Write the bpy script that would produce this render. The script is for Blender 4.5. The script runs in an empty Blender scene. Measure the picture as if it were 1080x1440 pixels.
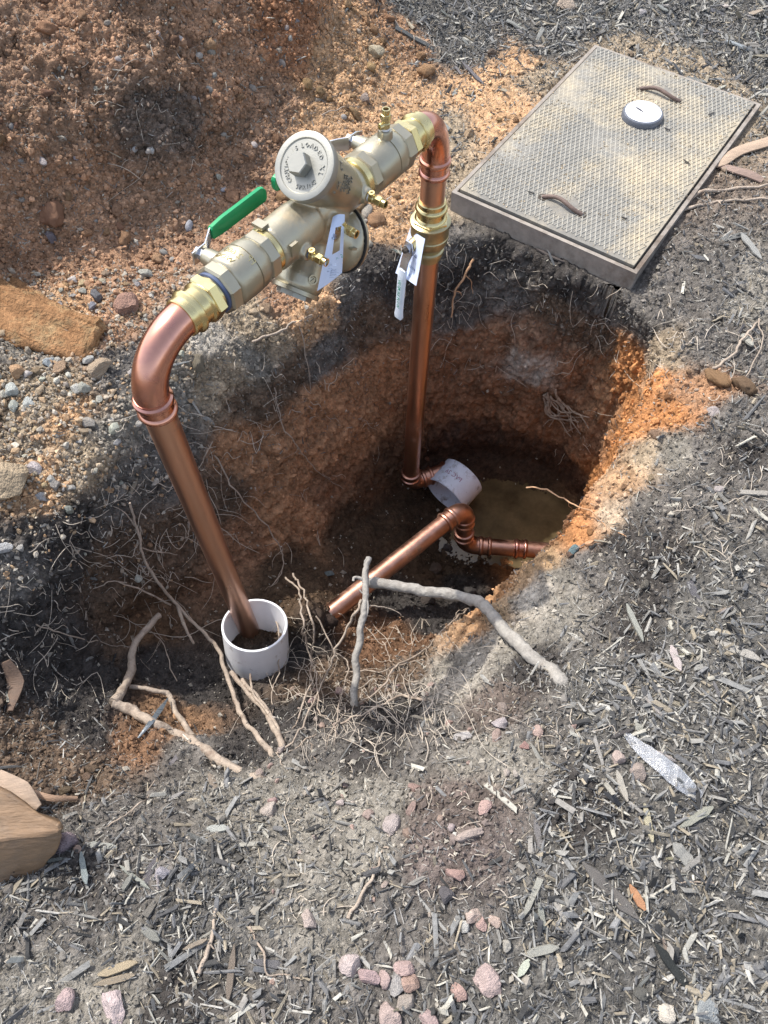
import bpy, bmesh, math, random
import numpy as np
from mathutils import Vector, Matrix
from mathutils.bvhtree import BVHTree
random.seed(7); rng = np.random.default_rng(7)
S = bpy.context.scene; COL = S.collection
# ------------------------------------------------------------------ camera, sky, sun
CAMH = 1.45; F_PX = 1088.0
PITCH = math.radians(29.8)
cam = bpy.data.cameras.new('camera'); camo = bpy.data.objects.new('camera', cam); COL.objects.link(camo)
camo.location = (0, 0, CAMH); camo.rotation_euler = (PITCH, 0, 0)
cam.sensor_fit = 'VERTICAL'; cam.sensor_height = 36; cam.lens = 36*F_PX/1440; cam.clip_start = .02; cam.clip_end = 200
S.camera = camo
SUN = Vector((-.55, .48, 1.0)).normalized()
world = bpy.data.worlds.new('World'); S.world = world; world.use_nodes = True
wn = world.node_tree.nodes; wl = world.node_tree.links
sky = wn.new('ShaderNodeTexSky'); sky.sky_type = 'NISHITA'; sky.sun_disc = False
sky.sun_elevation = math.asin(SUN.z); sky.sun_rotation = math.atan2(SUN.x, SUN.y)
sky.altitude = 100; sky.air_density = 1; sky.dust_density = 2.5; sky.ozone_density = 1
hs = wn.new('ShaderNodeHueSaturation'); hs.inputs['Saturation'].default_value = .62; wl.new(sky.outputs[0], hs.inputs['Color']); wl.new(hs.outputs[0], wn['Background'].inputs[0]); wn['Background'].inputs[1].default_value = .15
sl = bpy.data.lights.new('sun', 'SUN'); sl.energy = 2.5; sl.angle = math.radians(.7); sl.color = (1, .95, .87)
so = bpy.data.objects.new('sun', sl); COL.objects.link(so); so.rotation_euler = (-SUN).to_track_quat('-Z', 'Y').to_euler()
so.location = (-3, 3, 5)
S.view_settings.view_transform = 'Standard'; S.view_settings.look = 'None'; S.view_settings.gamma = 1
S.view_settings.exposure = 1.12; S.view_settings.use_curve_mapping = False

# ------------------------------------------------------------------ helpers
CP = np.array([0., 0., CAMH]); cF = np.array([0, math.sin(PITCH), -math.cos(PITCH)]); cU = np.array([0, math.cos(PITCH), math.sin(PITCH)])
def ray(u, v):
    d = cF + np.array([(u-540)/F_PX, 0, 0]) + (720-v)/F_PX*cU
    return d
def at(u, v, z):                                   # world point at height z
    d = ray(u, v); return CP + d*((z-CAMH)/d[2])
def nrm(a):
    a = np.asarray(a, float); return a/np.linalg.norm(a)

# gradient noise, vectorised
_perm = rng.permutation(256); _perm = np.concatenate([_perm, _perm, _perm]); _g = rng.normal(size=(256, 3)); _g /= np.linalg.norm(_g, axis=1)[:, None]
def perlin(p):
    p = np.asarray(p, float); i = np.floor(p).astype(int); f = p-i; i &= 255
    u = f*f*f*(f*(f*6-15)+10); r = 0
    for dx in (0, 1):
        wx = u[:, 0] if dx else 1-u[:, 0]
        for dy in (0, 1):
            wy = u[:, 1] if dy else 1-u[:, 1]
            for dz in (0, 1):
                wz = u[:, 2] if dz else 1-u[:, 2]
                h = _perm[_perm[_perm[i[:, 0]+dx & 255]+(i[:, 1]+dy & 255)]+(i[:, 2]+dz & 255)]
                g = _g[h & 255]
                r = r+wx*wy*wz*(g[:, 0]*(f[:, 0]-dx)+g[:, 1]*(f[:, 1]-dy)+g[:, 2]*(f[:, 2]-dz))
    return r*1.6
def fbm(p, s, octv=4, gain=.5, ridged=False):
    r = 0; a = 1; t = 0
    for o in range(octv):
        q = perlin(p*s+o*17.3)
        r = r+a*((1-2*np.abs(q)) if ridged else q); t += a; a *= gain; s *= 2.03
    return r/t
def cell(p, s):                                     # distance to nearest feature point
    q = p*s; i = np.floor(q).astype(int); best = np.full(len(p), 9.); idv = np.zeros(len(p), int)
    for dx in (-1, 0, 1):
        for dy in (-1, 0, 1):
            for dz in (-1, 0, 1):
                c = i+[dx, dy, dz]; h = _perm[_perm[_perm[c[:, 0] & 255]+(c[:, 1] & 255)]+(c[:, 2] & 255)] & 255
                j = c+.5+.42*_g[h]; d = ((q-j)**2).sum(1); m = d < best; best[m] = d[m]; idv[m] = h[m]
    return np.sqrt(best), idv
def smooth(a, b, x):
    t = np.clip((x-a)/(b-a), 0, 1); return t*t*(3-2*t)

# ------------------------------------------------------------------ materials
def mat(name, base=(.5, .5, .5), rough=.6, metal=0, var=.25, vscale=8, bump=.3, bscale=60, vmap=(1, 1, 1), attr=False, objcol=False,
        dirt=None, dirtscale=5, dirtamt=.5, spec=.5, detail=8, rvar=.1, trans=0, alpha=1, second=None, coord='Object', bdist=.002):
    m = bpy.data.materials.new(name); m.use_nodes = True; N = m.node_tree.nodes; L = m.node_tree.links; b = N['Principled BSDF']
    b.inputs['Roughness'].default_value = rough; b.inputs['Metallic'].default_value = metal; b.inputs['Specular IOR Level'].default_value = spec
    b.inputs['Transmission Weight'].default_value = trans; b.inputs['Alpha'].default_value = alpha
    tc = N.new('ShaderNodeTexCoord'); mp = N.new('ShaderNodeMapping'); mp.inputs['Scale'].default_value = vmap
    L.new(tc.outputs[coord], mp.inputs[0])
    n1 = N.new('ShaderNodeTexNoise'); n1.inputs['Scale'].default_value = vscale; n1.inputs['Detail'].default_value = detail; n1.inputs['Roughness'].default_value = .65
    L.new(mp.outputs[0], n1.inputs['Vector'])
    if attr:
        a = N.new('ShaderNodeVertexColor'); a.layer_name = 'Col'; src = a.outputs[0]
    elif objcol:
        a = N.new('ShaderNodeObjectInfo'); src = a.outputs['Color']
    else:
        a = N.new('ShaderNodeRGB'); a.outputs[0].default_value = (*base, 1); src = a.outputs[0]
    if second:
        r2 = N.new('ShaderNodeMapRange'); r2.inputs[1].default_value = .42; r2.inputs[2].default_value = .6; L.new(n1.outputs[0], r2.inputs[0])
        mx = N.new('ShaderNodeMix'); mx.data_type = 'RGBA'; L.new(r2.outputs[0], mx.inputs['Factor']); L.new(src, mx.inputs['A']); mx.inputs['B'].default_value = (*second, 1); src = mx.outputs['Result']
    if dirt:
        n3 = N.new('ShaderNodeTexNoise'); n3.inputs['Scale'].default_value = dirtscale; n3.inputs['Detail'].default_value = 9; n3.inputs['Roughness'].default_value = .7
        L.new(tc.outputs[coord], n3.inputs['Vector']); r3 = N.new('ShaderNodeMapRange'); r3.inputs[1].default_value = .62-.3*dirtamt; r3.inputs[2].default_value = .75-.2*dirtamt
        r3.inputs[4].default_value = .85
        L.new(n3.outputs[0], r3.inputs[0]); mx = N.new('ShaderNodeMix'); mx.data_type = 'RGBA'; L.new(r3.outputs[0], mx.inputs['Factor']); L.new(src, mx.inputs['A']); mx.inputs['B'].default_value = (*dirt, 1); src = mx.outputs['Result']
        if metal: 
            mm = N.new('ShaderNodeMath'); mm.operation = 'MULTIPLY_ADD'; L.new(r3.outputs[0], mm.inputs[0]); mm.inputs[1].default_value = -metal*.8; mm.inputs[2].default_value = metal; L.new(mm.outputs[0], b.inputs['Metallic'])
    mr = N.new('ShaderNodeMapRange'); mr.inputs[1].default_value = .25; mr.inputs[2].default_value = .75; mr.inputs[3].default_value = 1-var; mr.inputs[4].default_value = 1+var
    L.new(n1.outputs[0], mr.inputs[0]); vm = N.new('ShaderNodeVectorMath'); vm.operation = 'SCALE'; L.new(src, vm.inputs[0]); L.new(mr.outputs[0], vm.inputs['Scale']); L.new(vm.outputs[0], b.inputs['Base Color'])
    rr = N.new('ShaderNodeMapRange'); rr.inputs[1].default_value = .3; rr.inputs[2].default_value = .7; rr.inputs[3].default_value = max(0, rough-rvar); rr.inputs[4].default_value = min(1, rough+rvar); L.new(n1.outputs[0], rr.inputs[0]); L.new(rr.outputs[0], b.inputs['Roughness'])
    if bump:
        n2 = N.new('ShaderNodeTexNoise'); n2.inputs['Scale'].default_value = bscale; n2.inputs['Detail'].default_value = 6; L.new(mp.outputs[0], n2.inputs['Vector'])
        bp = N.new('ShaderNodeBump'); bp.inputs['Strength'].default_value = bump; bp.inputs['Distance'].default_value = bdist; L.new(n2.outputs[0], bp.inputs['Height']); L.new(bp.outputs[0], b.inputs['Normal'])
    return m
M = {}
M['ground'] = mat('soil', attr=True, rough=.93, var=.62, vscale=55, detail=10, bump=1, bscale=260, bdist=.006, spec=.2, rvar=.05)
M['chip'] = mat('weathered_wood_chip', attr=True, rough=.85, var=.35, vscale=140, bump=.6, bscale=500, spec=.25)
M['chipo'] = mat('weathered_wood_splinter', objcol=True, rough=.8, var=.4, vscale=60, vmap=(.35, 4, 4), bump=.9, bscale=160, spec=.3)
M['crumb'] = mat('soil_crumb', attr=True, rough=.95, var=.3, vscale=160, bump=.7, bscale=400, spec=.15)
M['stone'] = mat('stone', objcol=True, rough=.85, var=.3, vscale=2.2, bump=.5, bscale=7, bdist=.05, spec=.25)
M['clod'] = mat('clay_clod', objcol=True, rough=.95, var=.35, vscale=60, bump=1, bscale=200, bdist=.004, spec=.1)
M['copper'] = mat('copper', (.66, .40, .29), rough=.36, metal=1, var=.38, vscale=26, vmap=(1, 1, .16), bump=.05, bscale=90, rvar=.09, second=(.52, .30, .21), detail=4, dirt=(.20, .115, .08), dirtscale=9, dirtamt=.12)
M['copperf'] = mat('copper_fitting', (.72, .36, .26), rough=.24, metal=1, var=.22, vscale=18, bump=.05, bscale=60, rvar=.08, second=(.50, .25, .20), detail=3)
M['copperw'] = mat('muddy_copper', (.52, .29, .215), rough=.38, metal=1, var=.3, vscale=20, bump=.1, bscale=60, rvar=.1, dirt=(.16, .10, .06), dirtscale=16, dirtamt=.22)
M['bronze'] = mat('cast_bronze', (.41, .375, .285), rough=.36, metal=.85, var=.10, vscale=14, bump=.35, bscale=420, bdist=.0008, rvar=.06, detail=5, dirt=(.50, .36, .20), dirtscale=6, dirtamt=.12)
M['bronze_lid'] = mat('machined_bronze', (.33, .325, .29), rough=.45, metal=.75, var=.07, vscale=20, bump=.2, bscale=300, bdist=.0006, rvar=.06)
M['brass'] = mat('yellow_brass', (.66, .55, .28), rough=.25, metal=1, var=.15, vscale=22, bump=.08, bscale=120, rvar=.08)
M['brass_dull'] = mat('dull_brass', (.46, .40, .235), rough=.36, metal=.9, var=.2, vscale=22, bump=.2, bscale=200, rvar=.08)
M['steel'] = mat('zinc_plated_steel', (.62, .64, .68), rough=.28, metal=1, var=.12, vscale=20, bump=.1, bscale=90)
M['green'] = mat('green_vinyl', (.0, .26, .09), rough=.38, var=.1, vscale=12, bump=.1, bscale=90)
M['tape'] = mat('blue_thread_tape', (.06, .085, .16), rough=.5, var=.2, vscale=50, bump=.3)
M['wtape'] = mat('white_thread_tape', (.75, .77, .82), rough=.5, var=.1, vscale=50, bump=.3)
M['black'] = mat('black_rubber', (.02, .02, .02), rough=.6, var=.1)
M['bore'] = mat('dark_nut_and_bore_shade', (.05, .04, .03), rough=.8, var=.1)  # near-black: shade of hollows put into colour, also the dark stem nut
M['paper'] = mat('tag_paper', (.55, .63, .80), rough=.45, var=.06, vscale=20, bump=.05)
M['ink'] = mat('tag_ink', (.18, .24, .36), rough=.6, var=.1, bump=0)
M['inkg'] = mat('tag_green_ink', (.02, .25, .16), rough=.6, var=.1, bump=0)
M['sleeve'] = mat('plastic_film', (.66, .72, .80), rough=.3, var=.1, vscale=30, bump=.4, bscale=60)
M['pvc'] = mat('white_pvc', (.80, .81, .84), rough=.38, var=.06, vscale=14, bump=.1, bscale=90, dirt=(.22, .17, .13), dirtscale=24, dirtamt=.12)
M['pvcd'] = mat('muddy_white_pvc', (.62, .68, .80), rough=.4, var=.12, vscale=16, bump=.1, bscale=90, dirt=(.10, .07, .05), dirtscale=30, dirtamt=.3)
M['print'] = mat('pipe_print', (.28, .12, .22), rough=.6, var=.2, bump=0)
M['lid'] = mat('dusty_polymer_lid', (.18, .172, .155), rough=.85, var=.25, vscale=60, bump=.5, bscale=300, dirt=(.38, .325, .235), dirtscale=4.2, dirtamt=.55)
M['tread'] = mat('dusty_tread', (.28, .27, .24), rough=.85, var=.25, vscale=60, bump=.4, bscale=300, dirt=(.46, .39, .27), dirtscale=4.2, dirtamt=.55)
M['box'] = mat('polymer_box', (.27, .24, .21), rough=.85, var=.3, vscale=30, bump=.6, bscale=200, dirt=(.10, .07, .05), dirtscale=7, dirtamt=.45)
M['rust'] = mat('rusty_bar', (.13, .09, .075), rough=.7, var=.3, vscale=60, bump=.5, bscale=200)
M['whitecap'] = mat('white_disc', (.80, .82, .86), rough=.35, var=.03, vscale=20, bump=.05)
M['capring'] = mat('blue_grey_ring', (.10, .11, .135), rough=.35, var=.3, vscale=40, bump=.2)
M['root'] = mat('root_bark', (.33, .27, .215), rough=.85, var=.35, vscale=45, bump=1, bscale=150, bdist=.003, dirt=(.16, .11, .08), dirtscale=30, dirtamt=.35, coord='Object')
M['rootg'] = mat('grey_root_bark', (.29, .272, .245), rough=.9, var=.3, vscale=60, bump=1, bscale=130, bdist=.003, dirt=(.20, .18, .16), dirtscale=35, dirtamt=.4)
M['rootr'] = mat('orange_root_bark', (.42, .25, .14), rough=.8, var=.35, vscale=50, bump=.8, bscale=150)
M['hair'] = mat('rootlet', (.46, .40, .33), rough=.8, var=.3, vscale=30, bump=0)
M['timber'] = mat('sawn_timber', (.20, .125, .07), rough=.6, var=.35, vscale=12, vmap=(1, 5, 3), bump=.7, bscale=50, bdist=.003, dirt=(.14, .10, .07), dirtscale=9, dirtamt=.35)
M['bark'] = mat('bark_strip', objcol=True, rough=.75, var=.3, vscale=30, vmap=(1, 5, 5), bump=.8, bscale=90)
M['film'] = mat('clear_film', (.85, .88, .94), rough=.10, var=.05, vscale=30, bump=1, bscale=90, bdist=.006, trans=.7, alpha=.5, spec=.9)
M['water'] = mat('muddy_water', (.115, .085, .045), rough=.12, var=.65, vscale=9, bump=.12, bscale=22, rvar=.04, spec=.5)
M['foil'] = mat('dark_blade', (.12, .14, .16), rough=.3, metal=.3, var=.4, vscale=50, vmap=(1, 6, 6), bump=.4)

# ------------------------------------------------------------------ terrain shape
G = [(843,65,0),(1050,160,0),(895,385,-.03),(635,270,-.03),(1080,60,0),(760,20,0),(900,20,0),(980,-60,0),(700,-60,.01),
 (0,350,.07),(100,330,.06),(200,300,.04),(300,230,.05),(380,170,.07),(420,80,.13),(470,10,.14),(520,-60,.10),(300,110,.20),(200,150,.25),
 (100,200,.22),(0,230,.22),(0,100,.34),(100,60,.36),(200,0,.38),(300,0,.30),(400,-20,.26),(0,-60,.46),(200,-90,.48),(-150,200,.35),(-150,0,.48),
 (240,90,.27),(330,180,.11),(150,240,.13),
 (450,250,.0),(540,120,0),(600,60,.0),(640,0,.02),(700,100,0),
 (1070,300,0),(1000,400,0),(960,480,-.02),(1075,480,0),(1000,600,-.03),(1075,650,.02),(930,650,-.06),(900,750,-.08),(1000,800,-.02),(1075,850,0),
 (850,850,-.10),(780,930,-.10),(700,960,-.15),(660,1000,-.15),(900,950,-.04),(1000,1000,0),
 (905,580,-.08),(860,660,-.12),(800,745,-.16),(725,830,-.20),(650,895,-.26),(600,950,-.28),(560,1000,-.26),(480,1040,-.24),(400,1085,-.20),
 (330,1105,-.18),(200,1095,-.18),(60,1060,-.16),(-10,1000,-.12),(-60,900,-.04),
 (500,1150,-.09),(400,1200,-.08),(250,1200,-.06),(100,1200,-.04),(0,1150,-.05),(600,1100,-.08),(700,1100,-.03),(850,1100,0),(1000,1150,0),
 (540,1300,-.02),(300,1350,0),(100,1400,0),(800,1400,0),(1050,1400,0),(540,1500,0),
 (0,600,.04),(100,560,.03),(150,500,.02),(0,450,.06),(60,700,0),(0,780,-.02),(200,520,0),(300,480,-.02),(400,430,-.03),(480,390,-.03),(560,340,-.04),
 (640,300,-.05),(700,335,-.045),(800,380,-.05),(890,415,-.045),(925,460,-.04),(350,400,0),(250,400,.01),(100,430,.03)]
def tps_fit(xy, z, lam=2e-4):
    n = len(xy); d = np.linalg.norm(xy[:, None]-xy[None], axis=2); K = np.where(d > 0, d*d*np.log(d+1e-9), 0)+lam*np.eye(n)
    Pm = np.c_[np.ones(n), xy]; A = np.block([[K, Pm], [Pm.T, np.zeros((3, 3))]]); return np.linalg.solve(A, np.r_[z, 0, 0, 0])
def tps_eval(xy, c, q):
    r = np.zeros(len(q))
    for k in range(len(xy)):
        d2 = ((q-xy[k])**2).sum(1)+1e-12; r += c[k]*.5*d2*np.log(d2)
    return r+c[-3]+q@c[-2:]
gp = np.array([at(*g) for g in G]); gc = tps_fit(gp[:, :2], gp[:, 2])
RIM = np.array([at(*q)[:2] for q in [(690,342,-.07),(750,376,-.08),(815,410,-.08),(885,436,-.08),(925,475,-.07),(915,540,-.09),(898,590,-.1),(862,660,-.12),(805,740,-.16),(728,828,-.20),
  (655,893,-.26),(605,950,-.28),(560,1000,-.27),(480,1040,-.24),(400,1085,-.2),(330,1105,-.18),(200,1095,-.18),(60,1060,-.17),(-20,1000,-.13),(-50,900,-.05),(-20,840,-.02),(60,775,-.01),
  (100,700,-.01),(140,640,-.01),(185,575,-.02),(235,525,-.02),(310,490,-.03),(380,455,-.03),(455,412,-.03),(500,385,-.04),(560,365,-.04),(640,332,-.05)]])
FLOOR = np.array([at(560,695,-.90)[:2], at(600,655,-.93)[:2], at(680,640,-.93)[:2], at(760,655,-.93)[:2], at(815,700,-.93)[:2], (.68, 1.2), (.52, 1.02), (.36, .92), (.22, .83), (.05, .75), (-.12, .62),
  at(330,990,-.5)[:2], at(240,965,-.47)[:2], at(160,940,-.42)[:2], at(135,890,-.42)[:2], at(200,850,-.46)[:2], at(300,830,-.55)[:2], at(400,790,-.66)[:2], at(480,755,-.78)[:2]])
FZ = [(575,700,-.885),(610,680,-.89),(640,650,-.90),(640,700,-.925),(700,680,-.935),(760,700,-.935),(740,780,-.935),(760,800,-.93),(620,790,-.92),(680,860,-.86),(560,860,-.76),(600,910,-.70),(540,940,-.60),(480,880,-.64),(430,900,-.58),
  (500,810,-.74),(400,850,-.58),(455,872,-.575),(440,885,-.565),(355,950,-.52),(430,990,-.46),(300,960,-.5),(250,930,-.47),(170,920,-.42),(210,870,-.46),(300,840,-.54),(560,760,-.86),(630,640,-.90),(800,700,-.92),(720,655,-.905)]
fp = np.array([at(*g) for g in FZ]); fp = np.vstack([fp, [.68, 1.15, -.93], [.5, 1.0, -.90], [.3, .88, -.84]]); fc = tps_fit(fp[:, :2], fp[:, 2], 1e-3)
def pdist(poly, q):
    d = np.full(len(q), 9.); ins = np.zeros(len(q), bool)
    for a, b in zip(poly, np.roll(poly, -1, 0)):
        ab = b-a; t = np.clip(((q-a)@ab)/(ab@ab), 0, 1); d = np.minimum(d, np.linalg.norm(q-a-t[:, None]*ab, axis=1))
        c = (a[1] > q[:, 1]) != (b[1] > q[:, 1]); x = (b[0]-a[0])*(q[:, 1]-a[1])/(b[1]-a[1]+1e-12)+a[0]; ins ^= c & (q[:, 0] < x)
    return d, ins
BX0, BX1, BY0, BY1 = -1.5, 1.5, -.25, 3.1
def height(q, want=False):
    q = np.asarray(q, float); ex = np.maximum(0, np.maximum(BX0-q[:, 0], q[:, 0]-BX1)); ey = np.maximum(0, np.maximum(BY0-q[:, 1], q[:, 1]-BY1)); e = np.hypot(ex, ey)
    qc = np.c_[np.clip(q[:, 0], BX0, BX1), np.clip(q[:, 1], BY0, BY1)]
    g = np.clip(tps_eval(gp[:, :2], gc, qc), -.35, .8)*(1-smooth(0, 1.2, e))
    w = np.zeros(len(q)); near = (q[:, 0] > -1.2) & (q[:, 0] < 1.1) & (q[:, 1] > 0) & (q[:, 1] < 2.1); idx = np.where(near)[0]
    if len(idx):
        p3 = np.c_[q[idx], np.zeros(len(idx))]
        jit = .022*fbm(p3, 6, 3); jq = q[idx]+np.c_[jit, .022*fbm(p3+9, 6, 3)]
        dr, ir = pdist(RIM, jq); df, if_ = pdist(FLOOR, jq); df[if_] = 0
        t = np.where(ir, dr/(dr+df+1e-6), 0); w[idx] = t
        ws = smooth(0, 1, t)*.6+t*.4; wallshape = ws
        fz = np.clip(tps_eval(fp[:, :2], fc, q[idx]), -.95, -.38)
        g[idx] = g[idx]*(1-wallshape)+fz*wallshape
    mo = at(436, 886, -.60)[:2]; g += .105*np.exp(-((q-mo)**2).sum(1)/.062**2)
    return (g, w) if want else g
# ------------------------------------------------------------------ terrain mesh
def axis_coords(a, b, step, far):
    c = list(np.arange(a, b, step)); d = step; x = a; lo = []
    while x > -far: d *= 1.35; x -= d; lo.append(x)
    x = c[-1]; d = step; hi = []
    while x < far: d *= 1.35; x += d; hi.append(x)
    return np.array(lo[::-1]+c+hi)
STEP = .005
def viewpx(p):
    d = (p-CP)@cF; return d, 540+F_PX*((p-CP)[:, 0]/np.maximum(d, .05)), 720-F_PX*((p-CP)@cU)/np.maximum(d, .05)
# a solid block of soil, remeshed so that steep walls get as fine a mesh as level ground
cx = np.arange(-1.62, 1.625, .010); cy = np.arange(-.36, 3.14, .010); nx_, ny_ = len(cx), len(cy); X_, Y_ = np.meshgrid(cx, cy); q_ = np.c_[X_.ravel(), Y_.ravel()]
zt_ = height(q_); top = np.c_[q_, zt_]; bot = np.c_[q_, np.full(len(q_), -1.30)]; id_ = np.arange(nx_*ny_).reshape(ny_, nx_)
ft = np.stack([id_[:-1, :-1], id_[:-1, 1:], id_[1:, 1:], id_[1:, :-1]], -1).reshape(-1, 4); nb = nx_*ny_
def side_(line): return np.stack([line[:-1], line[:-1]+nb, line[1:]+nb, line[1:]], -1)
allf = np.vstack([ft, ft[:, ::-1]+nb, side_(id_[0]), side_(id_[-1])[:, ::-1], side_(id_[:, 0])[:, ::-1], side_(id_[:, -1])])
tm = bpy.data.meshes.new('tmp'); vv_ = np.vstack([top, bot]); tm.vertices.add(len(vv_)); tm.vertices.foreach_set('co', vv_.astype(np.float32).ravel()); tm.loops.add(allf.size); tm.loops.foreach_set('vertex_index', allf.astype(np.int32).ravel())
tm.polygons.add(len(allf)); tm.polygons.foreach_set('loop_start', np.arange(0, allf.size, 4, dtype=np.int32)); tm.update(calc_edges=True)
to = bpy.data.objects.new('tmp', tm); COL.objects.link(to); md = to.modifiers.new('r', 'REMESH'); md.mode = 'VOXEL'; md.voxel_size = STEP
bpy.context.view_layer.update(); rm = bpy.data.meshes.new_from_object(to.evaluated_get(bpy.context.evaluated_depsgraph_get())); bpy.data.objects.remove(to); bpy.data.meshes.remove(tm)
rv = np.zeros(len(rm.vertices)*3, np.float32); rm.vertices.foreach_get('co', rv); rv = rv.reshape(-1, 3).astype(float); rn_ = np.zeros_like(rv, dtype=np.float32).ravel(); rm.vertices.foreach_get('normal', rn_); rn_ = rn_.reshape(-1, 3).astype(float)
rf = np.zeros(len(rm.loops), np.int32); rm.loops.foreach_get('vertex_index', rf); assert len(rf) == 4*len(rm.polygons); rf = rf.reshape(-1, 4); bpy.data.meshes.remove(rm)
dd_, pu_, pv_ = viewpx(rv); keep = (rv[:, 2] > -1.15) & (dd_ > .2) & (pu_ > -150) & (pu_ < 1230) & (pv_ > -170) & (pv_ < 1590) & (np.abs(rv[:, 0]) < 1.60) & (rv[:, 1] > -.34) & (rv[:, 1] < 3.11) & (rn_[:, 2] > -.3)
fk = keep[rf].all(1); rf = rf[fk]; used = np.zeros(len(rv), bool); used[rf.ravel()] = True; mp_ = np.cumsum(used)-1; rf = mp_[rf]; base = rv[used]; nor = rn_[used]
# far sheet around it, out to the horizon
gx = axis_coords(-2.4, 2.4, .05, 60); gy = axis_coords(-1.2, 4, .05, 60); NX, NY = len(gx), len(gy); XX, YY = np.meshgrid(gx, gy); oxy = np.c_[XX.ravel(), YY.ravel()]; oz = height(oxy)
ob = np.c_[oxy, oz]; od, ou, ov_ = viewpx(ob); inn = (od > .3) & (ou > -120) & (ou < 1200) & (ov_ > -140) & (ov_ < 1560) & (np.abs(oxy[:, 0]) < 1.57) & (oxy[:, 1] > -.3) & (oxy[:, 1] < 3.07)
idx = np.arange(NX*NY).reshape(NY, NX); of_ = np.stack([idx[:-1, :-1], idx[:-1, 1:], idx[1:, 1:], idx[1:, :-1]], -1).reshape(-1, 4); of_ = of_[~inn[of_].all(1)]
NF = len(base); gf = np.vstack([rf, of_+NF]); base = np.vstack([base, ob-[0, 0, .012]]); nor = np.vstack([nor, np.tile([0, 0, 1.], (len(ob), 1))]); xy = base[:, :2]; hw = height(xy, True)[1]
print('verts', NF, len(base))
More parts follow.
